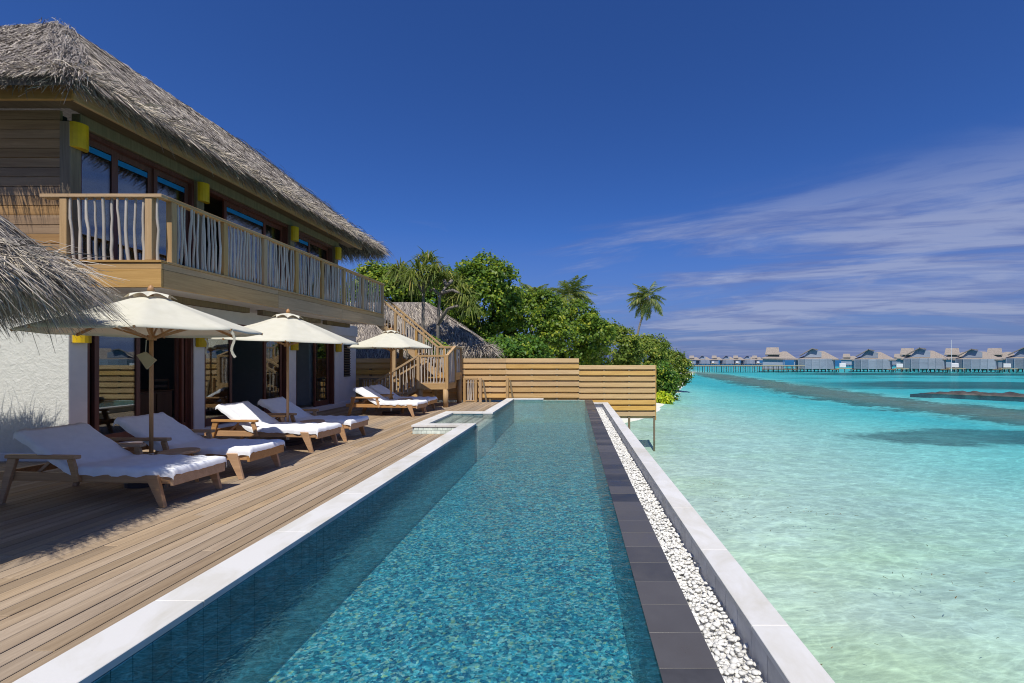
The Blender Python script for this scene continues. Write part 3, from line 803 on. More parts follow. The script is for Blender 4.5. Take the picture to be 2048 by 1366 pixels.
# balcony
BX, BY0, BY1 = -5.90, 6.508, 14.17
vbox('balcony_floor', M['pine_y'], -7.52, BX - 0.04, BY0 + 0.04, BY1 - 0.04, FL - 0.05, FL - 0.002)
vbox('soffit', M['plaster_s'], -7.49, BX - 0.06, BY0 + 0.24, BY1 - 0.06, 2.60, 2.64)
for y in (6.52, 7.9, 10.0, 12.1, 14.1):
    MB().box(-7.49, BX - 0.05, y, y + 0.09, 2.645, FL - 0.055).build('joist', M['pine_x'], villa)
for a, b in ((7.3, 9.6), (10.0, 12.3), (12.6, 13.9)):
    vbox('soffit_beam', M['post'], -6.95, -6.83, a, b, 2.49, 2.598)
def fascia(x0, x1, y0, y1, ax):
    mt = M['pine_y'] if ax == 'Y' else M['pine_x']
    MB().box(x0, x1, y0, y1, 2.54, 2.80).build('fascia_board', mt, villa, bevel=0.004)
    MB().box(x0 + (0.004 if ax == 'Y' else 0), x1 - (0.004 if ax == 'Y' else 0), y0 + (0.004 if ax == 'X' else 0), y1, 2.804, 2.895).build('fascia_board', mt, villa, bevel=0.003)
for a, b in ((BY0 + 0.042, 9.1), (9.104, 11.6), (11.604, BY1)): fascia(BX - 0.036, BX, a, b, 'Y')
fascia(-7.44, BX, BY0, BY0 + 0.038, 'X')
# railing
RT = 3.874
MB().box(BX - 0.10, BX + 0.02, BY0 + 0.102, BY1 + 0.02, RT - 0.05, RT).build('top_rail', M['pine_y'], villa, bevel=0.006)
MB().box(-7.62, BX + 0.02, BY0 - 0.02, BY0 + 0.10, RT - 0.05, RT).build('top_rail', M['pine_x'], villa, bevel=0.006)
MB().box(BX - 0.085, BX + 0.012, BY0 + 0.09, BY1, FL - 0.002, FL + 0.03).build('bottom_rail', M['pine_y'], villa, bevel=0.004)
MB().box(-7.42, BX + 0.012, BY0 - 0.012, BY0 + 0.085, FL - 0.002, FL + 0.03).build('bottom_rail', M['pine_x'], villa, bevel=0.004)
STK = []
def stick_mesh(seed, h=0.80, r=0.0185):
    rs = random.Random(seed); n = 7; pts, rad = [], []
    ax, ay = rs.uniform(-.011, .011), rs.uniform(-.011, .011)
    for i in range(n):
        t = i / (n - 1)
        pts.append((ax * math.sin(t * 5 + seed) + rs.uniform(-.006, .006), ay * math.sin(t * 4 + seed * 2) + rs.uniform(-.006, .006), t * h))
        rad.append(r * (1.05 - 0.25 * t) * rs.uniform(0.88, 1.12))
    return MB().tube(pts, rad, 6, False).mesh('baluster', M['stick'], smooth=True)
STK = [stick_mesh(k) for k in range(9)]
def stick(x, y, z, h, par, k=None, lean=0.022):
    q = link('baluster', STK[random.randrange(9) if k is None else k], par, loc=(x, y, z))
    q.rotation_euler = (random.uniform(-lean, lean), random.uniform(-lean, lean), random.uniform(0, 6.28)); q.scale = (random.uniform(.85, 1.2),) * 2 + (h / 0.80,)
    return q
PY = [6.72, 7.72, 8.72, 9.72, 10.72, 11.72, 12.76, 14.10]
for y in PY:
    vbox('railing_post', M['pine_z'], BX - 0.08, BX + 0.006, y - 0.045, y + 0.045, FL + 0.031, RT - 0.051, 0.004)
RXS = [-7.30, -6.08]
for x in RXS:
    MB().box(x - 0.05, x + 0.05, BY0 - 0.006, BY0 + 0.08, FL + 0.031, RT - 0.051).build('railing_post', M['pine_z'], villa, bevel=0.004)
for a, b in zip(PY, PY[1:]):
    n = 12
    for i in range(n):
        stick(BX - 0.035 + random.uniform(-.008, .008), a + 0.06 + (b - a - 0.12) * (i + 0.5) / n, FL + 0.03, RT - FL - 0.08, villa)
for i in range(10): stick(-7.30 + 1.22 * (i + 0.9) / 10.8, BY0 + 0.035, FL + 0.03, RT - FL - 0.08, villa)
stick(-5.985, BY0 + 0.035, FL + 0.03, RT - FL - 0.08, villa)

# roof: eave polygon and ridge
EX, EY0, EY1, EZ = -6.72, 6.11, 15.9, 5.36
A = (-10.37, 9.2, 8.30); B = (-10.37, 13.5, 8.30); AL = (-16.0, 9.4, 8.12); BL = (-16.0, 13.4, 8.12)
e_fr, e_br, e_fl, e_bl = (EX, EY0, EZ), (EX, EY1, EZ), (-16.0, EY0, EZ), (-16.0, EY1, EZ)
core = MB()
top = [e_fr, e_br, A, B, e_fl, AL, e_bl, BL]
bot = [(x, y, z - 0.16) for x, y, z in (e_fr, e_br)] + [(A[0], A[1], A[2] - 0.4), (B[0], B[1], B[2] - 0.4), (e_fl[0], e_fl[1], e_fl[2] - 0.26), (AL[0], AL[1], AL[2] - 0.4), (e_bl[0], e_bl[1], e_bl[2] - 0.26), (BL[0], BL[1], BL[2] - 0.4)]
fs = [(0, 1, 3, 2), (0, 2, 5, 4), (1, 6, 7, 3), (2, 3, 7, 5), (4, 5, 7, 6)]
core.add(top + bot, fs + [tuple(i + 8 for i in f[::-1]) for f in fs] + [(0, 8, 9, 1), (0, 4, 12, 8), (1, 9, 14, 6), (4, 6, 14, 12)])
roof = core.build('roof', M['thatch_base'], villa)
st = Strands()
st.patch(e_fr, e_br, A, B, 52000, 17000, 0.0135, 0.42, 0.16, 0.13, 0.07, 0.33)
st.patch((-11.5, EY0, EZ), e_fr, (-11.5, 9.25, 8.27), A, 20000, 5000, 0.010, 0.36, 0.16, 0.16, 0.05, 0.24)
st.patch(e_br, (-9, EY1, EZ), B, B, 2500, 1800, 0.016, 0.5, 0.2, 0.2, 0.2, 0.4)
for hA, hB, dA in ((A, e_fr, (0.62, -0.62, -0.62)), (B, e_br, (0.62, 0.62, -0.62))):
    n_ = 2200; f_ = 0.05 + 0.95 * RNG.random(n_)
    P_ = np.array(hA) + (np.array(hB) - np.array(hA)) * f_[:, None] + RNG.normal(0, 0.09, (n_, 3)) * np.array([1, 1, 0.3])
    D_ = unit(np.array(dA) + np.array([0, 0, -0.12]) + RNG.normal(0, 0.16, (n_, 3))); N_ = np.tile(unit(np.array([dA[0], dA[1], 1.1])), (n_, 1))
    st.add(P_, D_, N_, 0.35 * (0.6 + 0.7 * RNG.random(n_)), 0.010 * (0.6 + 0.8 * RNG.random(n_)), 0.01 + 0.015 * RNG.random(n_), 0.03 * RNG.random(n_), RNG.random(n_) * 0.8, 0.8)
th = st.build('thatch', M['thatch'], villa)
# rolled corner and hip strands
MB().beam((-7.08, 6.42, 5.27), (-7.08, 15.2, 5.27), 0.05, 0.2).build('eave_board', M['pine_y'], villa, bevel=0.004)
MB().beam((-16, 6.42, 5.27), (-7.056, 6.42, 5.27), 0.05, 0.2).build('eave_board', M['pine_x'], villa, bevel=0.004)
vbox('soffit', M['soffit'], -7.5, -7.11, 6.45, 15.2, 5.245, 5.27)
vbox('soffit', M['soffit'], -12.5, -7.5, 6.45, 6.77, 5.245, 5.27)

# wall lamps
def wall_lamp(x, y, z0, h, label):
    t = thing('wall_lamp', label, 'wall lamp', (x, y, z0), 'yellow wall lamps', local=True)
    MB().box(-0.02, 0.0, -0.10, 0.10, 0.01, h - 0.01).build('back_plate', M['curtain'], t)
    m_ = MB(); n = 9; v = []
    for z in (0.0, h):
        for k in range(n):
            a = -math.pi / 2 + math.pi * k / (n - 1); v.append((0.005 + 0.12 * math.cos(a), 0.112 * math.sin(a), z))
    m_.add(v, [(k, k + 1, n + k + 1, n + k) for k in range(n - 1)] + [tuple(range(n))[::-1], tuple(range(n, 2 * n)), (0, n, 2 * n - 1, n - 1)])
    m_.build('shade', M['lamp_yellow'], t, smooth=False)
wall_lamp(WX + 0.06, 6.825, 4.66, 0.37, 'yellow half round lamp on the upper corner post beside the plank wall')
wall_lamp(WX + 0.06, 9.11, 4.66, 0.37, 'yellow half round lamp on the second upper post from the plank wall')
wall_lamp(WX + 0.06, 12.09, 4.66, 0.37, 'yellow half round lamp on the third upper post from the plank wall')
wall_lamp(WX + 0.06, 14.32, 4.66, 0.37, 'yellow half round lamp on the last upper post under the eave end')
wall_lamp(WX + 0.02, 6.90, 1.76, 0.37, 'yellow lamp on the ground floor column next to the rough plaster wall')
wall_lamp(WX + 0.02, 9.12, 1.76, 0.37, 'yellow lamp on the second ground floor column from the rough wall')
wall_lamp(WX + 0.02, 12.15, 1.76, 0.37, 'yellow lamp on the third ground floor column behind the middle umbrella')
wall_lamp(WX + 0.02, 14.42, 1.76, 0.37, 'yellow lamp on the ground floor column beside the louvred shutter')

# things in the rooms
t = thing('cabinet', 'low brown wooden cabinet inside the first open doorway', 'cabinet', (-9.2, 9.2, 0.136))
MB().box(-9.6, -8.9, 9.3, 10.1, 0.16, 0.82).build('body', M['cabinet'], t, bevel=0.01)
MB().box(-9.64, -8.86, 9.26, 10.14, 0.823, 0.85).build('top', M['cabinet'], t, bevel=0.005)
for s_ in (0, 1): MB().box(-8.897, -8.88, 9.32 + 0.385 * s_, 9.68 + 0.385 * s_, 0.2, 0.78).build('door', M['cabinet'], t, bevel=0.004)
def dining_chair(x, y, rz, label):
    t = thing('dining_chair', label, 'chair', (x, y, 0.136), 'dining chairs inside the villa', local=True, rot=(0, 0, rz))
    MB().box(-.21, .21, -.2, .2, .43, .46).build('seat', M['cabinet'], t, bevel=.008)
    for sx in (-1, 1):
        MB().beam((sx * .18, -.17, 0), (sx * .17, -.17, .43), .03, .03).build('leg', M['cabinet'], t)
        MB().beam((sx * .18, .19, 0), (sx * .17, .22, .9), .03, .03).build('leg', M['cabinet'], t)
    for z in (.58, .72, .86): MB().box(-.17, .17, .20, .215, z, z + .06).build('back_slat', M['cabinet'], t)
dining_chair(-9.0, 10.9, 0.6, 'dark dining chair standing inside the second doorway')
dining_chair(-9.9, 11.7 - 0.9, -2.2, 'dark dining chair deeper inside, behind the other chair')
dining_chair(-9.0, 8.35, 1.2, 'dark dining chair beside the low cabinet')
t = thing('wall_light', 'white drum lampshade on the grey wall inside the third doorway', 'lamp', (-8.75, 13.7, 1.4))
MB().lathe([(0.16, 0), (0.15, 0.26)], 16, (-8.75, 13.55, 1.42)).build('lamp_shade', M['shade_white'], t, smooth=True)
MB().beam((-8.75, 13.55, 1.5), (-8.75, 13.75, 1.5), .02, .02).build('bracket', M['steel'], t)

# ================================================================== NEAR THATCHED HUT
hut = thing('thatched_hut', 'low thatched hut roof with long shaggy straw eave above the first lounger', 'hut', (-8.5, 2.6, 0))
EP = [(-4.22, 0.2), (-4.25, 2.2), (-4.34, 3.50), (-4.42, 3.90), (-4.62, 4.20), (-5.2, 4.56), (-6.3, 5.02), (-8.0, 5.72), (-10.5, 5.7), (-12.5, 4.5), (-12.5, 0.2)]
AP = (-8.6, 2.4, 6.7); hz = 2.24
core = MB(); n = len(EP)
core.add([(x, y, hz) for x, y in EP] + [AP] + [(x, y, hz - 0.2) for x, y in EP] + [(AP[0], AP[1], AP[2] - 0.3)],
         [(i, i + 1, n) for i in range(n - 1)] + [(n - 1, 0, n)] + [(n + 1 + i + 1, n + 1 + i, 2 * n + 1) for i in range(n - 1)] + [(n + 1, 2 * n, 2 * n + 1)] + [(i, n + 1 + i, n + 2 + i, i + 1) for i in range(n - 1)] + [(n - 1, 2 * n, n + 1, 0)])
core.build('roof', M['thatch_base'], hut)
st = Strands()
for i in range(1, n - 3):
    a, b = EP[i], EP[i + 1]; L = math.dist(a, b)
    st.patch((*a, hz), (*b, hz), AP, AP, int(2600 * L), int(900 * L), 0.0085, 0.5, 0.20, 0.2, 0.16, 0.36)
st.build('thatch', M['thatch'], hut)
for p in ((-6.6, 2.6), (-7.6, 5.0), (-9.5, 2.0), (-9.5, 5.0)):
    MB().tube([(p[0], p[1], 0), (p[0], p[1], 2.3)], 0.08, 8).build('post', M['post'], hut, smooth=True)

# ================================================================== LOUNGERS
def towel_mesh(seed):
    """mattress under a draped white towel: profile along the bed, sides hanging to an uneven hem"""
    prof = [(-1.765, 0.735), (-1.74, 0.765)] + [(-1.74 + 0.60 * t / 14, 0.765 - 0.36 * t / 14) for t in range(1, 15)] + [(-1.11, 0.395), (-1.06, 0.392)] + [(-1.06 + 1.05 * t / 26, 0.392 + 0.004 * math.sin(t)) for t in range(1, 27)] + [(0.012, 0.385), (0.024, 0.36), (0.026, 0.325)]
    nu, V = 26, []
    for i, (x, z) in enumerate(prof):
        for j in range(nu):
            s_ = (j / (nu - 1)) * 2 - 1; a = abs(s_)
            flat = 0.80
            hem = 0.085 + 0.022 * mnoise.noise(Vector((x * 5 + seed, s_ * 2, seed))) + 0.012 * mnoise.noise(Vector((x * 16, seed, 1)))
            if i < 3: hem *= 0.9
            if a <= flat: yy = s_ / flat * 0.318; dz = 0.0
            else:
                t = (a - flat) / (1 - flat); yy = math.copysign(0.318 + 0.014 * math.sin(min(1, t * 2) * 1.57) + 0.008 * t * math.sin(x * 34 + seed), s_); dz = -hem * t
            w = 0.006 * mnoise.noise(Vector((x * 6 + seed, s_ * 3.5, seed * 2))) + 0.0045 * mnoise.noise(Vector((x * 15 + s_ * 5, s_ * 7, seed)))
            fold = 0.0062 * math.sin((x * 0.8 + yy * 1.6) * 38 + 4 * mnoise.noise(Vector((x * 2, yy * 3, seed)))) * (1 if a > 0.55 else 0.35)
            bowl = -0.012 * (1 - (s_ / flat) ** 2) if a < flat else 0
            V.append((x, yy, z + dz + w + fold + bowl + (0.006 if a < flat * 0.95 else 0)))
    F = [(i * nu + j, i * nu + j + 1, (i + 1) * nu + j + 1, (i + 1) * nu + j) for i in range(len(prof) - 1) for j in range(nu - 1)]
    # underside
    me = MB().add(V, F).mesh('towel', M['towel'], smooth=True)
    return me
def make_lounger(seed):
    t = thing('sun_lounger', 'x', 'sun lounger', (0, 0, 0), 'sun loungers on the deck', local=True)
    T = M['teak']
    for s_ in (-1, 1):
        y = s_ * 0.300
        MB().box(-1.98, -0.022, y - 0.017, y + 0.017, 0.235, 0.325).build('side_rail', T, t, bevel=0.004)
        # tapering foot-end leg, splayed outwards
        MB().add([(-0.27, y + s_ * 0.018, 0.325), (-0.13, y + s_ * 0.018, 0.325), (-0.045, y + s_ * 0.018, 0.0), (-0.105, y + s_ * 0.018, 0.0)] + [(-0.27, y + s_ * 0.052, 0.325), (-0.13, y + s_ * 0.052, 0.325), (-0.045, y + s_ * 0.052, 0.0), (-0.105, y + s_ * 0.052, 0.0)],
                 [(0, 1, 2, 3), (7, 6, 5, 4), (0, 4, 5, 1), (1, 5, 6, 2), (2, 6, 7, 3), (3, 7, 4, 0)]).build('leg', T, t, bevel=0.004)
        MB().add([(-1.80, y + s_ * 0.018, 0.475), (-1.70, y + s_ * 0.018, 0.475), (-1.86, y + s_ * 0.018, 0.0), (-1.92, y + s_ * 0.018, 0.0)] + [(-1.80, y + s_ * 0.052, 0.475), (-1.70, y + s_ * 0.052, 0.475), (-1.86, y + s_ * 0.052, 0.0), (-1.92, y + s_ * 0.052, 0.0)],
                 [(0, 1, 2, 3), (7, 6, 5, 4), (0, 4, 5, 1), (1, 5, 6, 2), (2, 6, 7, 3), (3, 7, 4, 0)]).build('leg', T, t, bevel=0.004)
        MB().box(-1.81, -1.02, y + s_ * 0.035 - 0.035, y + s_ * 0.035 + 0.035, 0.477, 0.515).build('armrest', T, t, bevel=0.006)
        MB().beam((-1.02, y + s_ * 0.035, 0.24), (-1.10, y + s_ * 0.035, 0.477), 0.034, 0.06, (1, 0, 0)).build('arm_post', T, t, bevel=0.003)
        MB().beam((-1.60, y * 0.82, 0.29), (-1.36, y * 0.82, 0.50), 0.02, 0.03).build('back_strut', T, t)
    MB().box(-0.020, 0.014, -0.319, 0.319, 0.215, 0.325).build('end_board', T, t, bevel=0.004)
    MB().box(-1.98, -1.945, -0.282, 0.282, 0.24, 0.32).build('end_board', T, t, bevel=0.004)
    for k in range(11):
        x = -1.10 + k * 0.097
        MB().box(x, x + 0.07, -0.282, 0.282, 0.285, 0.305).build('bed_slat', T, t)
    MB().beam((-1.13, 0, 0.325), (-1.77, 0, 0.70), 0.58, 0.028, (0, 0, 1)).build('backrest_board', T, t, bevel=0.004)
    link('towel', towel_mesh(seed), t)
    return t
LL = [((-4.075, 4.96), -4.0, 'white towelled teak lounger half under the thatched eave, its foot end in sun'),
      ((-4.08, 6.05), -2.5, 'white towelled teak lounger wholly shaded between the first umbrella and the doors'),
      ((-4.15, 7.72), -5.0, 'sunlit white towelled teak lounger in front of the middle umbrella pole'),
      ((-4.10, 8.70), -3.0, 'shaded white towelled teak lounger just behind the middle umbrella pole'),
      ((-4.10, 12.30), -6.0, 'sunlit white towelled teak lounger in front of the umbrella by the staircase'),
      ((-4.15, 13.40), -4.0, 'shaded white towelled teak lounger right below the wooden staircase landing')]
for i, ((x, y), a, lab) in enumerate(LL):
    lg = make_lounger(3.1 + 1.7 * i); lg.location = (x, y, 0); lg.rotation_euler = (0, 0, R(a)); lg['label'] = lab

def side_table(x, y, label):
    t = thing('side_table', label, 'side table', (x, y, 0), 'round side tables between the loungers', local=True)
    MB().lathe([(0.195, 0), (0.20, 0.008), (0.20, 0.022), (0.19, 0.03)], 24, (0, 0, 0.375)).build('table_top', M['teak'], t)
    for k in range(3):
        a = k * 2.094 + 0.5
        MB().beam((0.10 * math.cos(a), 0.10 * math.sin(a), 0.375), (0.17 * math.cos(a), 0.17 * math.sin(a), 0), 0.03, 0.03).build('leg', M['teak'], t)
side_table(-4.78, 5.52, 'round teak side table between the two loungers nearest the thatched hut')
side_table(-4.72, 8.22, 'round teak side table between the loungers at the middle umbrella')
side_table(-4.75, 12.86, 'round teak side table between the loungers by the staircase')

# ================================================================== UMBRELLAS
def umbrella(x, y, label, phase=0.0, tilt=(0, 0), seed=0, pouch=False, R_=1.10):
    t = thing('umbrella', label, 'umbrella', (x, y, 0), 'cream umbrellas on the deck', local=True)
    MB().lathe([(0.24, 0), (0.24, 0.05), (0.22, 0.07), (0.04, 0.075)], 24).build('base', M['cast'], t)
    MB().lathe([(0.028, 0.07), (0.028, 0.36), (0.024, 0.365)], 12).build('base_tube', M['steel'], t)
    MB().lathe([(0.021, 0.2), (0.0205, 2.30)], 12).build('pole', M['umb_wood'], t, smooth=True)
    RZ_, TZ = 1.85, 2.265
    n8, m8, ns = 8, 10, 12
    Rm = Matrix.Rotation(tilt[0], 4, 'X') @ Matrix.Rotation(tilt[1], 4, 'Y')
    def warp(p):
        v = Vector(p) - Vector((0, 0, 2.1)); v = Rm @ v; return tuple(v + Vector((0, 0, 2.1)))
    def surf(ang, f):
        # f: 0 at the vent ring .. 1 at the rim; sagging between ribs
        k = (ang - phase) / (math.pi / 4); fr = k - math.floor(k); sag = 4 * fr * (1 - fr)
        r = 0.13 + (R_ - 0.13) * f
        rr = r * (math.cos(math.pi / 8) / math.cos((fr - 0.5) * math.pi / 4)) * (1 - 0.018 * sag * f)
        z = TZ - (TZ - RZ_) * (f ** 1.0) - 0.018 * sag * f * (1 - 0.3 * f)
        wr = 0.010 * mnoise.noise(Vector((math.cos(ang) * 3 * f + seed, math.sin(ang) * 3 * f, f * 2 + seed))) + 0.006 * math.sin(ang * 24 + 5 * f + seed) * (1 - f) * f * 2
        return (rr * math.cos(ang), rr * math.sin(ang), z + wr)
    V, F = [], []; NA = n8 * m8
    for i in range(ns + 1):
        for k in range(NA): V.append(warp(surf(phase + 2 * math.pi * k / NA, i / ns)))
    for i in range(ns):
        for k in range(NA):
            k2 = (k + 1) % NA; F.append((i * NA + k, i * NA + k2, (i + 1) * NA + k2, (i + 1) * NA + k))
    # hem turned down at the rim
    b = len(V) - NA
    for k in range(NA):
        p = V[b + k]; V.append((p[0] * 0.998, p[1] * 0.998, p[2] - 0.018))
    for k in range(NA):
        k2 = (k + 1) % NA; F.append((b + k, b + k2, b + NA + k2, b + NA + k))
    cm = MB().add(V, F).mesh('canopy', M['canvas'], smooth=True, fix=False)
    link('canopy', cm, t)
    # vent cap: eight flaps with scalloped edge
    V, F = [], []
    for k in range(NA):
        a = phase + 2 * math.pi * k / NA; fr = (k % m8) / m8; sc_ = 4 * fr * (1 - fr)
        for r, z in ((0.025, 2.335), (0.11, 2.305 + 0.012 * sc_), (0.245 - 0.05 * sc_, 2.245 + 0.05 * sc_)): V.append(warp((r * math.cos(a), r * math.sin(a), z)))
    for k in range(NA):
        k2 = (k + 1) % NA
        for j in range(2): F.append((k * 3 + j, k * 3 + j + 1, k2 * 3 + j + 1, k2 * 3 + j))
    link('vent_cap', MB().add(V, F).mesh('vent_cap', M['canvas'], smooth=True, fix=False), t)
    MB().lathe([(0.012, 0), (0.034, 0.02), (0.036, 0.035), (0.028, 0.06), (0.014, 0.082), (0.004, 0.092)], 12, warp((0, 0, 2.325))).build('finial', M['umb_wood'], t, smooth=True)
    MB().lathe([(0.05, 0), (0.055, 0.03), (0.05, 0.06)], 12, warp((0, 0, 2.17))).build('hub', M['umb_wood'], t)
    MB().lathe([(0.045, 0), (0.05, 0.03), (0.045, 0.06)], 12, warp((0, 0, 1.74))).build('runner', M['umb_wood'], t)
    for k in range(8):
        a = phase + k * math.pi / 4; p = Vector(surf(a, 1.0)); q = Vector((0.05 * math.cos(a), 0.05 * math.sin(a), TZ - 0.06))
        rb = MB().beam(warp(q), warp(p - Vector((0, 0, 0.018))), 0.018, 0.028).build('rib', M['umb_wood'], t)
        mid = q.lerp(p, 0.52)
        MB().beam(warp((0.045 * math.cos(a), 0.045 * math.sin(a), 1.77)), warp(mid - Vector((0, 0, 0.03))), 0.016, 0.022).build('strut', M['umb_wood'], t)
    # tie strap hanging from the rim
    a = phase + math.pi / 4 * (7 if seed < 1 else 4 if seed < 2 else 2); p = Vector(surf(a, 0.99))
    pts = [Vector(warp(p + Vector((0.0, 0, -0.03)))) + Vector((0.03 * math.sin(k * 0.9), 0.01 * k, -0.045 * k)) for k in range(8)]
    sm = MB()
    for p0, p1 in zip(pts, pts[1:]): sm.beam(p0, p1, 0.03, 0.004, (0, 1, 0))
    sm.build('tie_strap', M['canvas'], t)
    if pouch:
        MB().beam((-0.02, -0.055, 1.52), (-0.015, -0.05, 1.74), 0.006, 0.006).build('pouch_cord', M['canvas'], t)
        MB().poly([(-0.13, -0.06, 1.56), (-0.01, -0.07, 1.60), (0.11, -0.06, 1.50), (0.0, -0.065, 1.385)], 0.02, (0, -1, 0)).build('pouch', M['curtain'], t, bevel=0.004)
    return t
umbrella(-5.15, 5.55, 'cream umbrella partly under the thatched eave, a cloth pouch hanging on its pole', R(36), (R(0), R(-1)), 0.2, True, 1.12)
umbrella(-5.10, 8.12, 'cream umbrella on a teak pole between the third and fourth loungers', R(31), (R(1), R(2.5)), 1.4, False, 1.16)
umbrella(-5.10, 12.72, 'cream umbrella on a teak pole beside the wooden staircase', R(0), (0, 0), 2.6, False, 1.16)

# ================================================================== FENCE
fence = thing('slatted_fence', 'pine fence of staggered horizontal boards reaching out over the water', 'fence', (-3, 16.4, 0))
FY = 16.32
def rows(x0, x1, ztop, zbot, back=True):
    z = ztop; k = 0
    while z - 0.10 > zbot:
        MB().box(x0 + 0.002, x1 - 0.002, FY, FY + 0.022, max(z - 0.148, zbot), z + random.uniform(-.004, .004)).build('board', M['fence'], fence, bevel=0.003)
        if z - 0.21 > zbot:
            MB().box(x0 + 0.004, x1 - 0.004, FY + 0.072, FY + 0.094, z - 0.235, z - 0.123).build('board', M['fence'], fence, bevel=0.003)
        z -= 0.210; k += 1
XL = [-8.4, -6.2, -3.95, -2.42, 0.20]
for a, b in zip(XL, XL[1:]): rows(a, b, 1.555, 0.01)
rows(0.20, 2.94, 1.315, -0.64)
rows(-0.6, 0.2, -0.005, -0.64)
for x in (-7.3, -5.1, -3.95, -3.0, -2.42, -1.5, -0.6, 0.20, 1.1, 2.0):
    MB().box(x - 0.04, x + 0.04, FY + 0.024, FY + 0.070, -2.3, 1.30).build('post', M['post'], fence)
MB().box(2.87, 2.935, FY + 0.024, FY + 0.070, -2.3, 1.305).build('post', M['post'], fence)
MB().box(2.942, 2.968, FY - 0.004, FY + 0.1, -0.66, 1.318).build('end_post', M['fence'], fence)
for x in (-3.32, -2.36):
    MB().box(x - 0.05, x + 0.05, FY - 0.13, FY - 0.03, 0.0, 0.86).build('short_post', M['pine_z'], fence, bevel=0.004)
    MB().beam((x + 0.10, FY - 0.09, 0.78), (x + 0.22, FY - 0.09, 0.0), 0.07, 0.05).build('brace', M['post'], fence)

# ================================================================== STAIRCASE
stair = thing('staircase', 'wooden outdoor staircase with landings and bleached branch balusters up to the balcony', 'staircase', (-4.5, 15, 0))
def rail(a, b, mat='pine_x', w=0.09, h=0.06): MB().beam(a, b, w, h).build('handrail', M[mat], stair, bevel=0.004)
def spost(x, y, z0, z1, s_=0.09): MB().box(x - s_ / 2, x + s_ / 2, y - s_ / 2, y + s_ / 2, z0, z1).build('newel_post', M['pine_z'], stair, bevel=0.004)
LZ = 0.77; LX0, LX1, LY0, LY1 = -4.98, -3.98, 14.40, 15.35
# lower landing
for k in range(8):
    MB().box(LX0, LX1, LY0 + k * 0.119, LY0 + k * 0.119 + 0.113, LZ - 0.03, LZ).build('landing_board', M['pine_x'], stair)
MB().box(LX0, LX1, LY0 - 0.012, LY0 - 0.002 + 0.03, LZ - 0.20, LZ - 0.032).build('landing_beam', M['pine_x'], stair)
MB().box(LX1 - 0.03, LX1 + 0.006, LY0 + 0.03, LY1, LZ - 0.20, LZ - 0.032).build('landing_beam', M['pine_y'], stair)
for x, y in ((LX1 - 0.08, LY0 + 0.05), (LX0 + 0.1, LY0 + 0.08), (LX1 - 0.05, 16.05), (LX0 + 0.1, 16.0)):
    MB().tube([(x, y, 0), (x, y, 0.57 if y < 15 else 0.95)], 0.085, 12).build('round_post', M['pine_z'], stair, smooth=True)
# upper landing, two steps higher
UZ = 1.08
for k in range(7):
    MB().box(LX0 + 0.3, LX1, 15.42 + k * 0.119, 15.42 + k * 0.119 + 0.113, UZ - 0.03, UZ).build('landing_board', M['pine_x'], stair)
MB().box(LX1 - 0.03, LX1 + 0.006, 15.36, 16.24, UZ - 0.26, UZ - 0.032).build('landing_beam', M['pine_y'], stair)
MB().box(LX0 + 0.3, LX1 - 0.03, 15.37, 15.40, UZ - 0.26, UZ - 0.032).build('landing_beam', M['pine_x'], stair)
MB().box(LX0 + 0.1, LX1 - 0.04, 15.18, 15.36, 0.90, 0.93).build('tread', M['pine_x'], stair)
# lower flight down to the left
for k in range(5):
    x = LX0 - 0.02 - k * 0.26; z = LZ - 0.15 * (k + 1)
    MB().box(x - 0.27, x, LY0 + 0.02, LY0 + 0.9, z - 0.04, z).build('tread', M['pine_y'], stair, bevel=0.003)
for y in (LY0 + 0.06, LY0 + 0.85):
    MB().beam((LX0, y, LZ - 0.16), (LX0 - 1.3, y, 0.02), 0.04, 0.18).build('stringer', M['pine_x'], stair)
HR = 0.86
spost(LX0 + 0.06, LY0 + 0.03, LZ - 0.18, LZ + HR - 0.03); spost(LX1 - 0.03, LY0 + 0.03, LZ - 0.2, LZ + HR - 0.03)
rail((LX0 + 0.04, LY0 + 0.03, LZ + HR), (LX1 + 0.02, LY0 + 0.03, LZ + HR))
rail((LX0 + 0.05, LY0 + 0.03, LZ + HR), (LX0 - 1.30, LY0 + 0.03, 0.80))
rail((LX0 + 0.05, LY0 + 0.88, LZ + HR - 0.1), (LX0 - 1.30, LY0 + 0.88, 0.75))
spost(LX0 - 1.30, LY0 + 0.03, 0, 0.79)
for i in range(8): stick(LX0 + 0.16 + i * 0.098, LY0 + 0.03, LZ, HR - 0.03, stair)
for i in range(11):
    f = (i + 0.6) / 11.2; x = LX0 - 1.28 * f
    z1 = LZ + HR - (LZ + HR - 0.80) * f; z0 = max(0.02, LZ - 0.15 - 0.62 * f)
    stick(x, LY0 + 0.03, z0, z1 - z0 - 0.03, stair)
    if i % 2: stick(x, LY0 + 0.88, z0, z1 - z0 - 0.1, stair)
# right side railing, rising over the two steps
spost(LX1 - 0.03, 15.36, LZ - 0.1, UZ + HR - 0.03); spost(LX1 - 0.03, 16.2, UZ - 0.1, UZ + HR - 0.03)
rail((LX1 - 0.03, LY0 + 0.02, LZ + HR), (LX1 - 0.03, 15.38, UZ + HR), 'pine_y')
rail((LX1 - 0.03, 15.38, UZ + HR), (LX1 - 0.03, 16.24, UZ + HR), 'pine_y')
for i in range(7):
    f = (i + 0.7) / 7.6; stick(LX1 - 0.03, LY0 + 0.06 + 0.92 * f, LZ, HR - 0.03 + 0.31 * f, stair)
for i in range(7): stick(LX1 - 0.03, 15.42 + 0.1 * i, UZ - 0.15, HR + 0.10, stair)
rail((LX1 - 0.02, 16.2, UZ + HR), (-4.62, 16.2, UZ + HR))
rail((LX1 + 0.0, 15.40, UZ + HR), (-4.62, 15.40, UZ + HR))
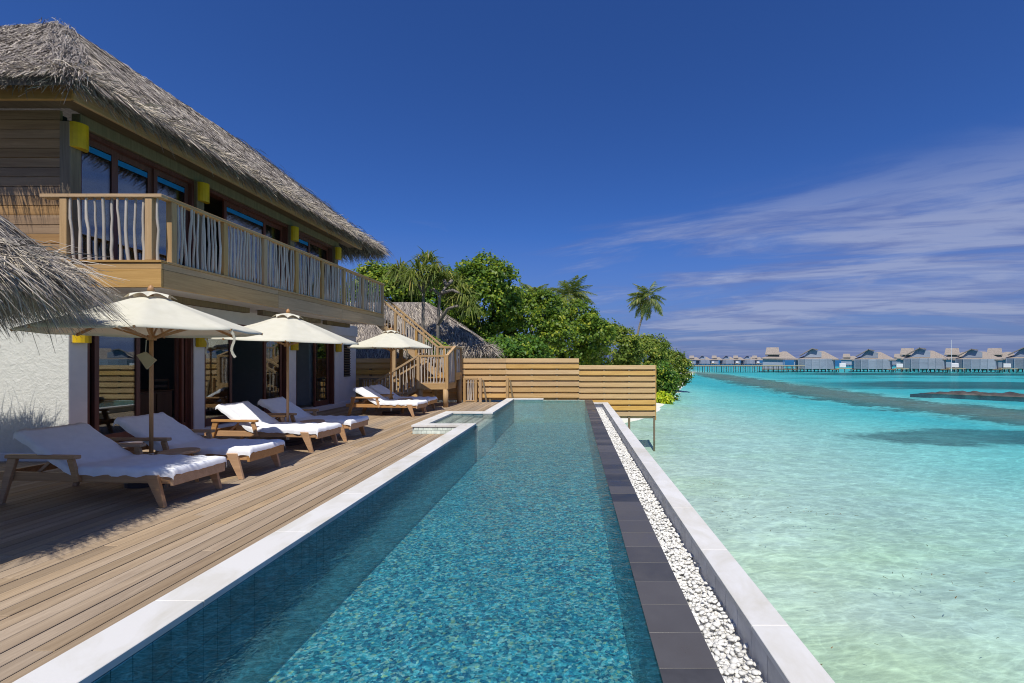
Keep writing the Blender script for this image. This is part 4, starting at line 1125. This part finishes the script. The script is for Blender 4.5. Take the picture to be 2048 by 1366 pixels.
spost(-4.60, 15.40, UZ - 0.1, UZ + HR - 0.03); spost(-4.60, 16.2, UZ - 0.1, UZ + HR - 0.03)
for i in range(5): stick(-4.52 + i * 0.1, 15.40, UZ, HR - 0.03, stair); stick(-4.52 + i * 0.1, 16.2, UZ, HR - 0.03, stair)
# upper flight to the balcony
nst = 11; TX, TZ_ = -6.75, FL
for k in range(nst):
    f = (k + 1) / nst; x = -4.68 - (abs(TX) - 4.68) * f; z = UZ + (TZ_ - UZ) * f
    MB().box(x, x + 0.25, 15.44, 16.16, z - 0.04, z).build('tread', M['pine_y'], stair, bevel=0.003)
for y in (15.42, 16.18):
    MB().beam((-4.66, y, UZ - 0.03), (TX, y, TZ_ - 0.03), 0.04, 0.2).build('stringer', M['pine_x'], stair)
    rail((-4.60, y, UZ + HR), (TX, y, TZ_ + HR))
    for i in range(20):
        f = (i + 0.5) / 20; x = -4.66 + (TX + 4.66) * f; z = UZ + (TZ_ - UZ) * f
        stick(x, y, z + 0.03, HR - 0.05, stair)
    for f in (0.33, 0.66):
        x = -4.62 + (TX + 4.62) * f; z = UZ + (TZ_ - UZ) * f; spost(x, y, z - 0.1, z + HR - 0.04, 0.08)
spost(-6.1, 15.5, 0, 2.3, 0.11); spost(-6.1, 16.1, 0, 2.3, 0.11)
# low railings on the deck
def low_railing(x0, x1, y, h, n, label, dark=False):
    t = thing('deck_railing', label, 'railing', ((x0 + x1) / 2, y, 0))
    w = M['post'] if dark else M['pine_x']  # darker timber puts the shade into the shaded railing's colour
    MB().box(x0, x1, y - 0.04, y + 0.04, h - 0.05, h).build('top_rail', w, t, bevel=0.004)
    MB().box(x0, x1, y - 0.03, y + 0.03, 0.03, 0.07).build('bottom_rail', w, t, bevel=0.004)
    for x in (x0 + 0.05, x1 - 0.05): MB().box(x - 0.045, x + 0.045, y - 0.045, y + 0.045, 0, h - 0.052).build('post', M['post'] if dark else M['pine_z'], t, bevel=0.004)
    for i in range(n): stick(x0 + 0.12 + (x1 - x0 - 0.24) * (i + 0.5) / n, y, 0.07, h - 0.12, t)
low_railing(-3.92, -3.42, 16.18, 0.86, 5, 'short low railing with pale sticks beside the staircase post')
low_railing(-7.35, -6.32, 15.6, 0.88, 9, 'shaded low railing between the villa end wall and the staircase', True)

# ================================================================== HUT BEHIND THE FENCE
def hut_roof(t, eave, ridge, count, fringe, w=0.03, core_t=0.25):
    """hip roof from four eave corners and two ridge ends"""
    e = [Vector(p) for p in eave]; r = [Vector(p) for p in ridge]
    v = e + r + [p - Vector((0, 0, core_t)) for p in e + r]
    fs = [(0, 1, 5, 4), (1, 2, 5), (2, 3, 4, 5), (3, 0, 4)]
    MB().add(v, fs + [tuple(i + 6 for i in f[::-1]) for f in fs] + [(i, 6 + i, 6 + (i + 1) % 4, (i + 1) % 4) for i in range(4)]).build('roof', M['thatch_base'], t)
    s_ = Strands()
    s_.patch(e[0], e[1], r[0], r[1], count, fringe, w, 0.55, core_t, 0.25, 0.16, 0.45)
    s_.patch(e[1], e[2], r[1], r[1], count // 2, fringe // 2, w, 0.55, core_t, 0.25, 0.16, 0.45)
    s_.build('thatch', M['thatch'], t)
bh = thing('thatched_hut', 'grey thatched hut roof rising behind the staircase and fence, tree shadow on it', 'hut', (-8, 21, 0))
hut_roof(bh, [(-13, 19.4, 1.95), (-3.5, 19.4, 1.95), (-3.9, 25, 1.95), (-13, 25, 1.95)], [(-12.5, 22.2, 4.32), (-7.2, 22.2, 4.32)], 9000, 4200, 0.024)
for x in (-12, -8, -4.4): MB().tube([(x, 20, -1.0), (x, 20, 1.9)], 0.09, 8).build('post', M['post'], bh, smooth=True)
MB().box(-12.6, -4.5, 20.4, 24.5, -1.0, 1.9).build('wall', M['interior_dark'], bh)
sh = thing('thatched_shelter', 'small low thatched roof in shade behind the villa end wall', 'hut', (-7.6, 17.4, 0))
hut_roof(sh, [(-9.6, 16.9, 1.30), (-6.35, 16.9, 1.28), (-6.6, 19.2, 1.3), (-9.6, 19.2, 1.3)], [(-9.0, 18.2, 2.35), (-7.8, 18.2, 2.35)], 2500, 1500, 0.02)
for x in (-9.2, -6.9): MB().tube([(x, 17.4, -1.0), (x, 17.4, 1.3)], 0.07, 8).build('post', M['post'], sh, smooth=True)

# ================================================================== VEGETATION
def leaf_arrays(C, Nn, size, rnd):
    n = len(C); T = unit(np.cross(Nn, RNG.normal(0, 1, (n, 3)))); B_ = np.cross(Nn, T); s_ = size[:, None]
    V = np.stack([C - T * s_ * 0.5, C + B_ * s_ * 0.40 + Nn * s_ * 0.08, C + T * s_ * 0.55 - Nn * s_ * 0.10, C - B_ * s_ * 0.40 + Nn * s_ * 0.08], 1)
    Q = (np.arange(n) * 4)[:, None] + np.array([[0, 1, 2, 3]])
    return V.reshape(-1, 3), Q, np.repeat(rnd, 4)
def branch_tree(t, base, tips, mat, r0=0.14):
    m_ = MB(); base = Vector(base)
    fork = base.lerp(sum((Vector(p) for p in tips), Vector()) / len(tips), 0.35)
    m_.tube([base, base.lerp(fork, 0.5) + Vector((0.1, 0, 0)), fork], [r0, r0 * 0.85, r0 * 0.7], 8)
    for p in tips:
        p = Vector(p); mid = fork.lerp(p, 0.5) + Vector((random.uniform(-.3, .3), random.uniform(-.3, .3), 0.2))
        m_.tube([fork, mid, p], [r0 * 0.5, r0 * 0.33, r0 * 0.12], 6)
    m_.build('trunk', mat, t, smooth=True)
def bush(name, label, lobes, n, size, kind, base, cat='tree', r0=0.12):
    """lobes: (centre, radii). Leaves grow in clumps over the lobes' outer shells, thinner inside"""
    t = thing(name, label, cat, base, 'trees beyond the fence')
    Vs, Qs, rs, off = [], [], [], 0
    wts = np.array([r[0] * r[2] + r[0] * r[1] for _, r in lobes]); wts = wts / wts.sum()
    for (c, r), w in zip(lobes, wts):
        m_ = int(n * w); nc = max(8, m_ // 26)
        d = unit(RNG.normal(0, 1, (nc, 3))); d[:, 2] = np.abs(d[:, 2]) * np.where(RNG.random(nc) < 0.72, 1, -1); d[:, 1] = np.where(RNG.random(nc) < 0.68, -np.abs(d[:, 1]), d[:, 1])
        rad = 0.80 + 0.27 * RNG.random(nc) ** 0.8
        cc = np.array(c) + d * np.array(r) * rad[:, None]
        tone = np.clip(RNG.normal(0.5, 0.2, nc), 0.02, 0.98)
        k = RNG.integers(0, nc, m_); cs = size * 1.5
        P = cc[k] + RNG.normal(0, cs * 0.62, (m_, 3)) * np.array([1, 1, 0.75])
        Nn = unit(d[k] * 0.75 + RNG.normal(0, 0.55, (m_, 3)) + np.array([0, -0.1, 0.45]))
        V, Q, rr = leaf_arrays(P, Nn, size * (0.6 + 0.7 * RNG.random(m_)), np.clip(tone[k] + RNG.normal(0, 0.2, m_), 0, 1))
        Vs.append(V); Qs.append(Q + off); rs.append(rr); off += len(V)
    o = np_quads('crown', np.concatenate(Vs), np.concatenate(Qs), M['leaf_' + kind], np.concatenate(rs), t); o['kind'] = 'stuff'
    branch_tree(t, base, [c for c, _ in lobes], M['bark'], r0)
    return t
def lobes_px(cx, cy, rx, ry, Y, n, seed, depth=1.0):
    """clumps filling the crown whose outline the photo shows, at its real distance"""
    rs = random.Random(seed); out = []; k = Y / F_PX
    c = P3(cx, cy, Y); rx, ry = rx * k, ry * k
    out.append((tuple(c), (rx * 0.70, min(rx, 2.2) * depth, ry * 0.72)))
    for i in range(n):
        a = 2 * math.pi * (i + rs.random() * 0.6) / n; f = rs.uniform(0.55, 0.72); s_ = rs.uniform(0.30, 0.46)
        out.append(((c.x + rx * f * math.cos(a), c.y + rs.uniform(-1.2, 0.6) * depth, c.z + ry * f * math.sin(a)), (rx * s_, min(rx * s_, 1.5), ry * s_)))
    return out
def gz_at(x, y): return bed_z(x, y) - 0.05
TREES = [
    ('broadleaf_tree', 'dark leafy tree rising behind the far end of the balcony', 780, 600, 75, 70, 25.5, 9, 'green', 12250, 0.180),
    ('broadleaf_tree', 'tall glossy leafed tree standing right of the dead branched trunk', 968, 610, 78, 92, 25.0, 11, 'green', 18375, 0.167),
    ('broadleaf_tree', 'dark tree filling the gap between the strap leaved trees and the tall tree', 880, 630, 72, 80, 27.5, 8, 'deep', 10500, 0.180),
    ('broadleaf_tree', 'rounded yellowish green tree below the big coconut palm', 1062, 655, 72, 78, 28.0, 10, 'green', 14875, 0.171),
    ('broadleaf_tree', 'broad bushy tree above the step in the fence top', 1145, 680, 75, 72, 31.0, 10, 'green', 14875, 0.176),
    ('shore_shrub', 'olive shore shrub between the step in the fence and the leaning palm', 1222, 704, 62, 58, 35.0, 9, 'olive', 12250, 0.180),
    ('shore_shrub', 'olive shore shrub below the lone leaning palm', 1288, 716, 55, 52, 39.0, 9, 'olive', 11375, 0.189),
    ('shore_shrub', 'outermost shore shrub hanging over the white beach', 1336, 738, 42, 42, 42.0, 9, 'olive', 9625, 0.189),
    ('shore_shrub', 'deep green shrub at the water just behind the fence end', 1316, 770, 36, 44, 34.0, 7, 'deep', 7875, 0.171),
    ('low_bush', 'bright lime green bush at the waterline beside the fence end', 1326, 800, 20, 13, 31.0, 5, 'lime', 2275, 0.153),
    ('broadleaf_tree', 'low leafy undergrowth tree just over the fence top below the tall tree', 1010, 712, 95, 40, 22.5, 9, 'deep', 11375, 0.153),
    ('low_bush', 'leafy green shrub seen through the staircase railings', 868, 705, 34, 26, 17.6, 5, 'green', 2625, 0.108),
]
for i, (nm, lab, cx, cy, rx, ry, Y, nl, kind, cnt, sz) in enumerate(TREES):
    lb = lobes_px(cx, cy, rx, ry, Y, nl, 40 + i); c = lb[0][0]
    bush(nm, lab, lb, cnt, sz, kind, (c[0], Y, gz_at(c[0], Y)), 'bush' if nm != 'broadleaf_tree' else 'tree', 0.14 if nm == 'broadleaf_tree' else 0.07)

def frond_mesh(L, droop, seed, nl=38, lw=0.06, ll=0.8, wind=0.0):
    """coconut frond along +X, drooping; leaflets hang from both sides"""
    rs = np.random.default_rng(seed); S_, V, Q, r_, off = [], [], [], [], 0
    t = np.linspace(0, 1, 9)
    cx = L * (t - 0.10 * t ** 2); cz = L * (0.42 * t - droop * t ** 2); cy = wind * L * t ** 2
    pts = np.stack([cx, cy, cz], 1)
    tt = np.linspace(0.16, 0.99, nl)
    for s_ in (-1, 1):
        P = np.stack([np.interp(tt, t, pts[:, k]) for k in range(3)], 1)
        T = unit(np.stack([np.gradient(P[:, k]) for k in range(3)], 1))
        side = unit(np.cross(T, np.array([0, 0, 1.0]))) * s_
        ln = ll * np.sin(np.pi * (0.18 + 0.78 * tt)) * (0.85 + 0.3 * rs.random(nl))
        D = unit(side * 0.85 + T * 0.55 + np.array([0, 0, -0.45]) + rs.normal(0, 0.10, (nl, 3)))
        up = unit(np.cross(D, T) * s_ + 1e-4)
        V1, Q1, r1 = strand_arrays(P, D, up, ln, np.full(nl, lw), 0.02 * np.ones(nl), 0.22 * ln, np.clip(rs.normal(0.5, 0.22, nl), 0, 1))
        V.append(V1); Q.append(Q1 + off); r_.append(r1); off += len(V1)
    for i in range(8):
        a, b = pts[i], pts[i + 1]; w = 0.035 * (1 - 0.8 * t[i]) + 0.006
        V.append(np.array([a + [0, w, 0], a - [0, w, 0], b - [0, w * .8, 0], b + [0, w * .8, 0]])); Q.append(np.array([[0, 1, 2, 3]]) + off); r_.append(np.full(4, 0.9)); off += 4
    V, Q, r_ = np.concatenate(V), np.concatenate(Q), np.concatenate(r_)
    me = bpy.data.meshes.new('frond'); me.from_pydata(V.tolist(), [], Q.tolist())
    at_ = me.attributes.new('rnd', 'FLOAT', 'POINT'); at_.data.foreach_set('value', r_.astype(np.float32)); me.materials.append(M['leaf_palm']); return me
def palm(label, base, top, L, n, seed, wind=(0, 0), low=-0.7):
    t = thing('coconut_palm', label, 'palm tree', base); rs = random.Random(seed)
    b, c = Vector(base), Vector(top); pts = []
    for i in range(9):
        f = i / 8; p = b.lerp(c, f); p.x += (b.x - c.x) * 0.25 * math.sin(f * math.pi); pts.append(p)
    MB().tube(pts, [0.19 - 0.09 * i / 8 for i in range(9)], 8).build('trunk', M['bark'], t, smooth=True)
    ms = [frond_mesh(L * s_, dr, seed + k, wind=w) for k, (s_, dr, w) in enumerate(((1.0, 0.62, 0.1), (0.92, 0.85, -0.08), (1.05, 0.5, 0.15), (0.85, 1.0, 0.0)))]
    for i in range(n):
        a = i * 2.399 + rs.uniform(-.25, .25); f = (i + 0.5) / n; el_ = low + (1.25 - low) * (1 - f) ** 0.8
        q = link('frond', ms[rs.randrange(4)], t, loc=c)
        a2 = a
        if wind[0]: a2 = a + wind[0] * math.sin(wind[1] - a)
        q.rotation_euler = (rs.uniform(-.5, .5), -el_ + 0.15, a2)
    MB().lathe([(0.12, -.25), (0.22, 0.0), (0.12, 0.3)], 8, tuple(c)).build('crown_shaft', M['bark'], t, smooth=True)
    return t
c = P3(1296, 598, 58); palm('lone windblown coconut palm leaning above the shore shrubs', (c.x - 1.9, 58, -0.6), tuple(c), 3.0, 30, 5, (0.85, 2.7), -1.1)
c = P3(1140, 596, 44); palm('big coconut palm behind the bushes with upright feathery fronds', (c.x + 0.5, 44, -0.5), tuple(c), 3.0, 24, 9, (0.2, 0.3), -0.5)
c = P3(1068, 592, 52); palm('coconut palm mostly hidden behind the leafy trees', (c.x - 0.5, 52, -0.5), tuple(c), 2.4, 14, 14, (0.2, 0.3), -0.2)
# orange dying fronds under the big palm
def pandanus(label, base, heads, trunk_pts, n, L, seed, drop=0.5):
    t = thing('pandanus_tree', label, 'tree', base)
    m_ = MB()
    for pts in trunk_pts: m_.tube(pts, [0.075 * (1 - 0.1 * i) for i in range(len(pts))], 8)
    m_.build('trunk', M['bark'], t, smooth=True)
    for h in heads:
        s_ = Strands(); nn = n
        D = unit(RNG.normal(0, 1, (nn, 3)) * np.array([1, 1, 0.75]) + np.array([0, 0, 0.45]))
        P = np.tile(np.array(h), (nn, 1)) + D * 0.12
        up = unit(np.cross(D, np.cross(np.array([0, 0, 1.0]), D) + 1e-4))
        s_.add(P, D, up, L * (0.6 + 0.6 * RNG.random(nn)), np.full(nn, 0.055), 0.12 * RNG.random(nn), drop * L * (0.3 + 0.9 * RNG.random(nn)), np.clip(RNG.normal(0.55, 0.22, nn), 0, 1))
        s_.build('leaf_rosette', M['leaf_palm'], t)
Yp = 18.6
b = P3(848, 690, Yp); b.z = -0.6
def pp(x, y, dy=0): return P3(x, y, Yp + dy)
pandanus('strap leaved tree with slender trunk standing before the thatched hut roof', tuple(b),
         [pp(800, 545, .3), pp(838, 540), pp(868, 548, -.3), pp(822, 562, -.4), pp(856, 525, .5), pp(890, 560, .4)],
         [[b, pp(846, 640), pp(847, 585)], [pp(847, 585), pp(835, 565), pp(822, 560)], [pp(847, 585), pp(858, 560), pp(866, 548)], [pp(847, 585), pp(848, 560), pp(840, 540)]], 105, 0.68, 3, 0.7)
b = P3(875, 690, Yp); b.z = -0.6
pandanus('strap leaved tree with bare forked grey branches beside the slender one', tuple(b),
         [pp(925, 590, .2), pp(938, 612, 0), pp(915, 570, .5), pp(905, 600, .6)],
         [[b, pp(876, 640), pp(880, 590), pp(893, 572)], [pp(880, 590), pp(866, 578), pp(858, 582)], [pp(880, 588), pp(905, 580), pp(925, 590)], [pp(876, 650), pp(895, 618), pp(912, 612), pp(935, 612)], [pp(893, 572), pp(905, 560)], [pp(893, 572), pp(888, 560)]], 85, 0.62, 4, 0.7)

# ================================================================== EXPOSED REEF
pts = []
rockm = MB(); n = 60; V, F = [], []
for i in range(n + 1):
    f = i / n; x = 29.6 + 12.0 * f; y = 40.0 - 9.0 * f + 0.8 * math.sin(f * 5)
    tp = min(1.0, f * 9 + 0.04)
    wd = tp * 0.55 + 0.9 * math.sin(min(1, f * 1.6) * 1.5) + 0.25 * mnoise.noise(Vector((f * 9, 0, 0)))
    ht = (0.10 + 0.24 * min(1, f * 4)) * (1 + 0.25 * mnoise.noise(Vector((f * 14, 3, 0))))
    ht *= tp
    for k in range(9):
        g = k / 8 * 2 - 1
        V.append((x + 0.15 * mnoise.noise(Vector((f * 30, k, 1))), y + g * wd, (SEA_Z - 0.45 if k in (0, 8) else SEA_Z - 0.10) + ht * (1 - g * g) * (1 + 0.5 * mnoise.noise(Vector((f * 40, k * 1.3, 2))))))
for i in range(n):
    for k in range(8): F.append((i * 9 + k, (i + 1) * 9 + k, (i + 1) * 9 + k + 1, i * 9 + k + 1))
o = rockm.add(V, F).build('reef_rock', M['rock'], smooth=True)
tag(o, 'long dark brown rock bar breaking the surface of the lagoon', 'rock')

# drifting weed on the water near the pool
nn = 230
xs = 1.6 + 6.5 * RNG.random(nn) ** 1.1; ys = 3.6 + 14 * RNG.random(nn) ** 1.3
cl = RNG.random(nn) < 0.6
cc = RNG.integers(0, 5, nn); ctr = np.array([(3.6, 9.6), (4.5, 8.6), (3.2, 10.6), (4.6, 6.0), (2.9, 8.6)])
xs = np.where(cl, ctr[cc, 0] + RNG.normal(0, 0.45, nn), xs); ys = np.where(cl, ctr[cc, 1] + RNG.normal(0, 0.14, nn), ys)
a = RNG.normal(0.2, 0.9, nn); D = np.stack([np.cos(a), np.sin(a), 0 * a], 1)
s_ = Strands(); s_.add(np.stack([xs, ys, np.full(nn, SEA_Z + 0.004)], 1), D, np.tile(np.array([0, 0, 1.0]), (nn, 1)), 0.03 + 0.07 * RNG.random(nn), 0.005 + 0.006 * RNG.random(nn), 0.002 * RNG.random(nn), np.zeros(nn), RNG.random(nn))
wd = s_.build('drift_weed', M['debris'], None); tag(wd, 'scattered bits of drifting weed on the shallow water beside the pool wall', 'seaweed')

# ================================================================== BUNGALOWS
def bungalow():
    """water bungalow, front towards -Y, origin at the water under its middle (about 10 m wide)"""
    t = thing('water_bungalow', 'x', 'bungalow', (0, 0, 0), 'bungalows on stilts across the lagoon', local=True)
    G, TH_ = M['greywood'], M['thatch_far']
    z0, z1 = 0.55, 3.25
    pts = [(-4.9, 1.6), (-4.2, 0.3), (-2.6, -0.6), (-0.9, -0.9), (0.9, -0.9), (2.4, -0.5), (3.9, 0.5), (4.4, 2.0)]
    for a, b in zip(pts, pts[1:]):
        d = (Vector(b) - Vector(a)); nrm = Vector((d.y, -d.x)).normalized()
        ctr_ = (Vector(a) + Vector(b)) / 2
        fr = MB(); hts = 12
        for k in range(hts):
            z = z0 + (z1 - z0) * k / hts
            fr.beam((a[0], a[1], z + 0.11), (b[0], b[1], z + 0.11), 0.05, 0.19)
        fr.build('screen_panel', G, t)
    for p in pts: MB().box(p[0] - .07, p[0] + .07, p[1] - .1, p[1] + .04, -0.9, z1 + 0.05).build('screen_post', M['white'] if False else G, t)
    MB().box(-4.8, 5.2, 0.2, 8.0, 0.3, 0.55).build('deck', M['post'], t)
    for x in np.arange(-4.6, 4.9, 0.85):
        for y in (0.5, 4.0): MB().tube([(x, y, -1.0), (x, y, 0.35)], 0.11, 6).build('stilt', M['stilt'], t)
    MB().box(-4.0, 4.0, 1.8, 7.5, 0.56, 3.3).build('wall', G, t)
    # main thatch: hip roof, ridge to the right
    e = [(-4.9, 0.3, 3.15), (5.3, 0.3, 3.15), (5.3, 8.2, 3.15), (-4.9, 8.2, 3.15)]; r = [(0.2, 4.2, 5.3), (1.9, 4.2, 5.3)]
    MB().add(e + r + [(x, y, z - 0.3) for x, y, z in e], [(0, 1, 5, 4), (1, 2, 5), (2, 3, 4, 5), (3, 0, 4), (0, 6, 7, 1), (1, 7, 8, 2), (2, 8, 9, 3), (3, 9, 6, 0), (9, 8, 7, 6)]).build('roof', TH_, t)
    # dormer: plank walls under a steep gable whose roof slope falls to the left
    MB().add([(-3.1, 0.9, 3.6), (1.3, 0.9, 3.6), (1.3, 0.9, 5.0), (-1.2, 0.9, 5.9), (-3.1, 4.5, 3.6), (1.3, 4.5, 3.6), (1.3, 4.5, 5.0), (-1.2, 4.5, 5.9)],
             [(0, 1, 2, 3), (7, 6, 5, 4), (0, 3, 7, 4), (1, 5, 6, 2), (3, 2, 6, 7), (0, 4, 5, 1)]).build('dormer', G, t)
    MB().poly([(-4.0, 0.2, 4.15), (-0.95, 0.2, 6.1), (-0.95, 5.0, 6.1), (-4.0, 5.0, 4.15)], 0.22, (-0.55, 0, 0.84)).build('gable_slope', TH_, t)
    MB().poly([(-1.0, 0.2, 6.1), (0.5, 0.2, 5.75), (0.5, 5.0, 5.75), (-1.0, 5.0, 6.1)], 0.22, (0.25, 0, 0.97)).build('gable_slope', TH_, t)
    MB().box(5.4, 6.9, 1.2, 2.2, 0.95, 2.0).build('white_box', M['white'], t, bevel=0.08)
    MB().box(4.9, 8.2, 0.6, 2.6, 0.55, 0.75).build('side_deck', M['curtain'], t)
    for x in (5.2, 6.6, 8.0): MB().tube([(x, 0.8, -0.9), (x, 0.8, 0.55)], 0.1, 6).build('stilt', M['stilt'], t)
    return t
def tower():
    t = thing('water_bungalow', 'x', 'bungalow', (0, 0, 0), 'bungalows on stilts across the lagoon', local=True)
    G, TH_ = M['greywood'], M['thatch_far']
    MB().box(-3.2, 1.6, 0, 4, 0.5, 3.4).build('wall', G, t)
    MB().box(-3.4, 4.6, -0.3, 5, 0.25, 0.5).build('deck', M['post'], t)
    for x in np.arange(-3.1, 4.5, 1.2): MB().tube([(x, 0.2, -0.9), (x, 0.2, 0.3)], 0.11, 6).build('stilt', M['stilt'], t)
    MB().box(-1.9, 0.5, 0.6, 3.4, 3.4, 4.7).build('tower_wall', M['interior_dark'], t)
    MB().poly([(-2.6, -0.2, 4.2), (0.9, -0.2, 4.2), (0.6, 2.0, 6.1), (-2.3, 2.0, 6.1)], 0.25, (0, -0.65, 0.76)).build('tower_slope', TH_, t)
    MB().poly([(0.9, 4.2, 4.2), (-2.6, 4.2, 4.2), (-2.3, 2.02, 6.1), (0.6, 2.02, 6.1)], 0.25, (0, 0.65, 0.76)).build('tower_slope', TH_, t)
    V = [(-3.6, -.4, 3.3), (4.9, -.4, 3.1), (4.9, 5.2, 3.1), (-3.6, 5.2, 3.3), (1.6, 2.2, 5.0), (2.5, 2.2, 5.0)]
    MB().add(V + [(x, y, z - .3) for x, y, z in V[:4]], [(0, 1, 5, 4), (1, 2, 5), (2, 3, 4, 5), (3, 0, 4), (0, 6, 7, 1), (1, 7, 8, 2), (2, 8, 9, 3), (3, 9, 6, 0), (9, 8, 7, 6)]).build('roof', TH_, t)
    for x in (1.9, 4.3): MB().box(x - .1, x + .1, -.1, .1, 0.5, 3.1).build('porch_post', G, t)
    return t
def px_at(x, Y): return ((x - VX) / F_PX * Y, Y, SEA_Z)
big = bungalow(); YB = 121
order = [(1632, 'nearest the boardwalk pavilion'), (1745, 'second in the row from the boardwalk pavilion'), (1848, 'third in the row from the boardwalk pavilion'), (1952, 'fourth in the row, just past the thin mast'), (2058, 'last of the row, past the bungalow by the mast')]
for i, (x, lab) in enumerate(order):
    q = big if i == 0 else dup(big, (0, 0, 0), 0, (1, 0.96, 1.03, 0.98, 1.05)[i])
    q.location = px_at(x, YB); q.rotation_euler = (0, 0, -math.atan2(q.location.x, YB)); q['label'] = 'grey screened thatched bungalow on stilts, ' + lab
tw = tower()
q = tw; q.location = px_at(1552, 124); q.rotation_euler = (0, 0, -0.42); q['label'] = 'thatched pavilion with raised tower roof at the end of the boardwalk'; q.scale = (1.05,) * 3
for x, Y, lab in ((1822, 140, 'tower roofed bungalow peeping behind the third big screened bungalow'), (1912, 140, 'tower roofed bungalow behind the thin mast'), (1997, 140, 'tower roofed bungalow behind the last two screened bungalows')):
    dup(tw, px_at(x, Y), 0, 1.08, lab)
for x, lab in ((1697, 'far hut roof in the gap after the first screened bungalow'), (1800, 'far hut roof in the gap after the second screened bungalow')):
    dup(tw, px_at(x, 230), 0, 1.0, lab)
far = [(1363, 0), (1386, 1), (1407, 0), (1431, 1), (1455, 0), (1474, 1), (1497, 0), (1512, 1)]
for i, (x, k) in enumerate(far):
    q = dup((big, tw)[k], px_at(x, 292), 0, 0.95, ('tiny far screened bungalow beyond the boardwalk', 'tiny far tower roofed bungalow beyond the boardwalk')[k])
    q['group'] = ('tiny far screened bungalows', 'tiny far tower bungalows')[k]
# boardwalk
bw = thing('boardwalk', 'long narrow boardwalk on thin braced posts reaching from the beach to the bungalows', 'boardwalk', (45, 118, SEA_Z))
xa, xb = px_at(1366, 119)[0], px_at(1606, 119)[0]
MB().box(xa, xb, 118, 120.2, -0.05, 0.12).build('walkway', M['curtain'], bw)
k = 0; x = xa + 0.4
while x < xb:
    MB().tube([(x, 118.15, SEA_Z - 0.5), (x, 118.15, -0.05)], 0.085, 6).build('post', M['stilt'], bw)
    MB().tube([(x, 120.0, SEA_Z - 0.5), (x, 120.0, -0.05)], 0.085, 6).build('post', M['stilt'], bw)
    if 7 < k and k % 2 == 0: MB().beam((x, 118.15, -0.2), (x + 0.9, 118.15, SEA_Z), 0.06, 0.06).build('brace', M['stilt'], bw)
    x += 1.25; k += 1
MB().box(xa, xb, 118.05, 118.2, -0.18, -0.052).build('edge_beam', M['stilt'], bw)
mp = px_at(1903, 117); o = MB().tube([(mp[0], 117, SEA_Z - 0.5), (mp[0], 117, 6.7)], [0.07, 0.04], 8).build('mast', M['white'])
tag(o, 'thin tall white mast standing among the bungalows', 'mast')
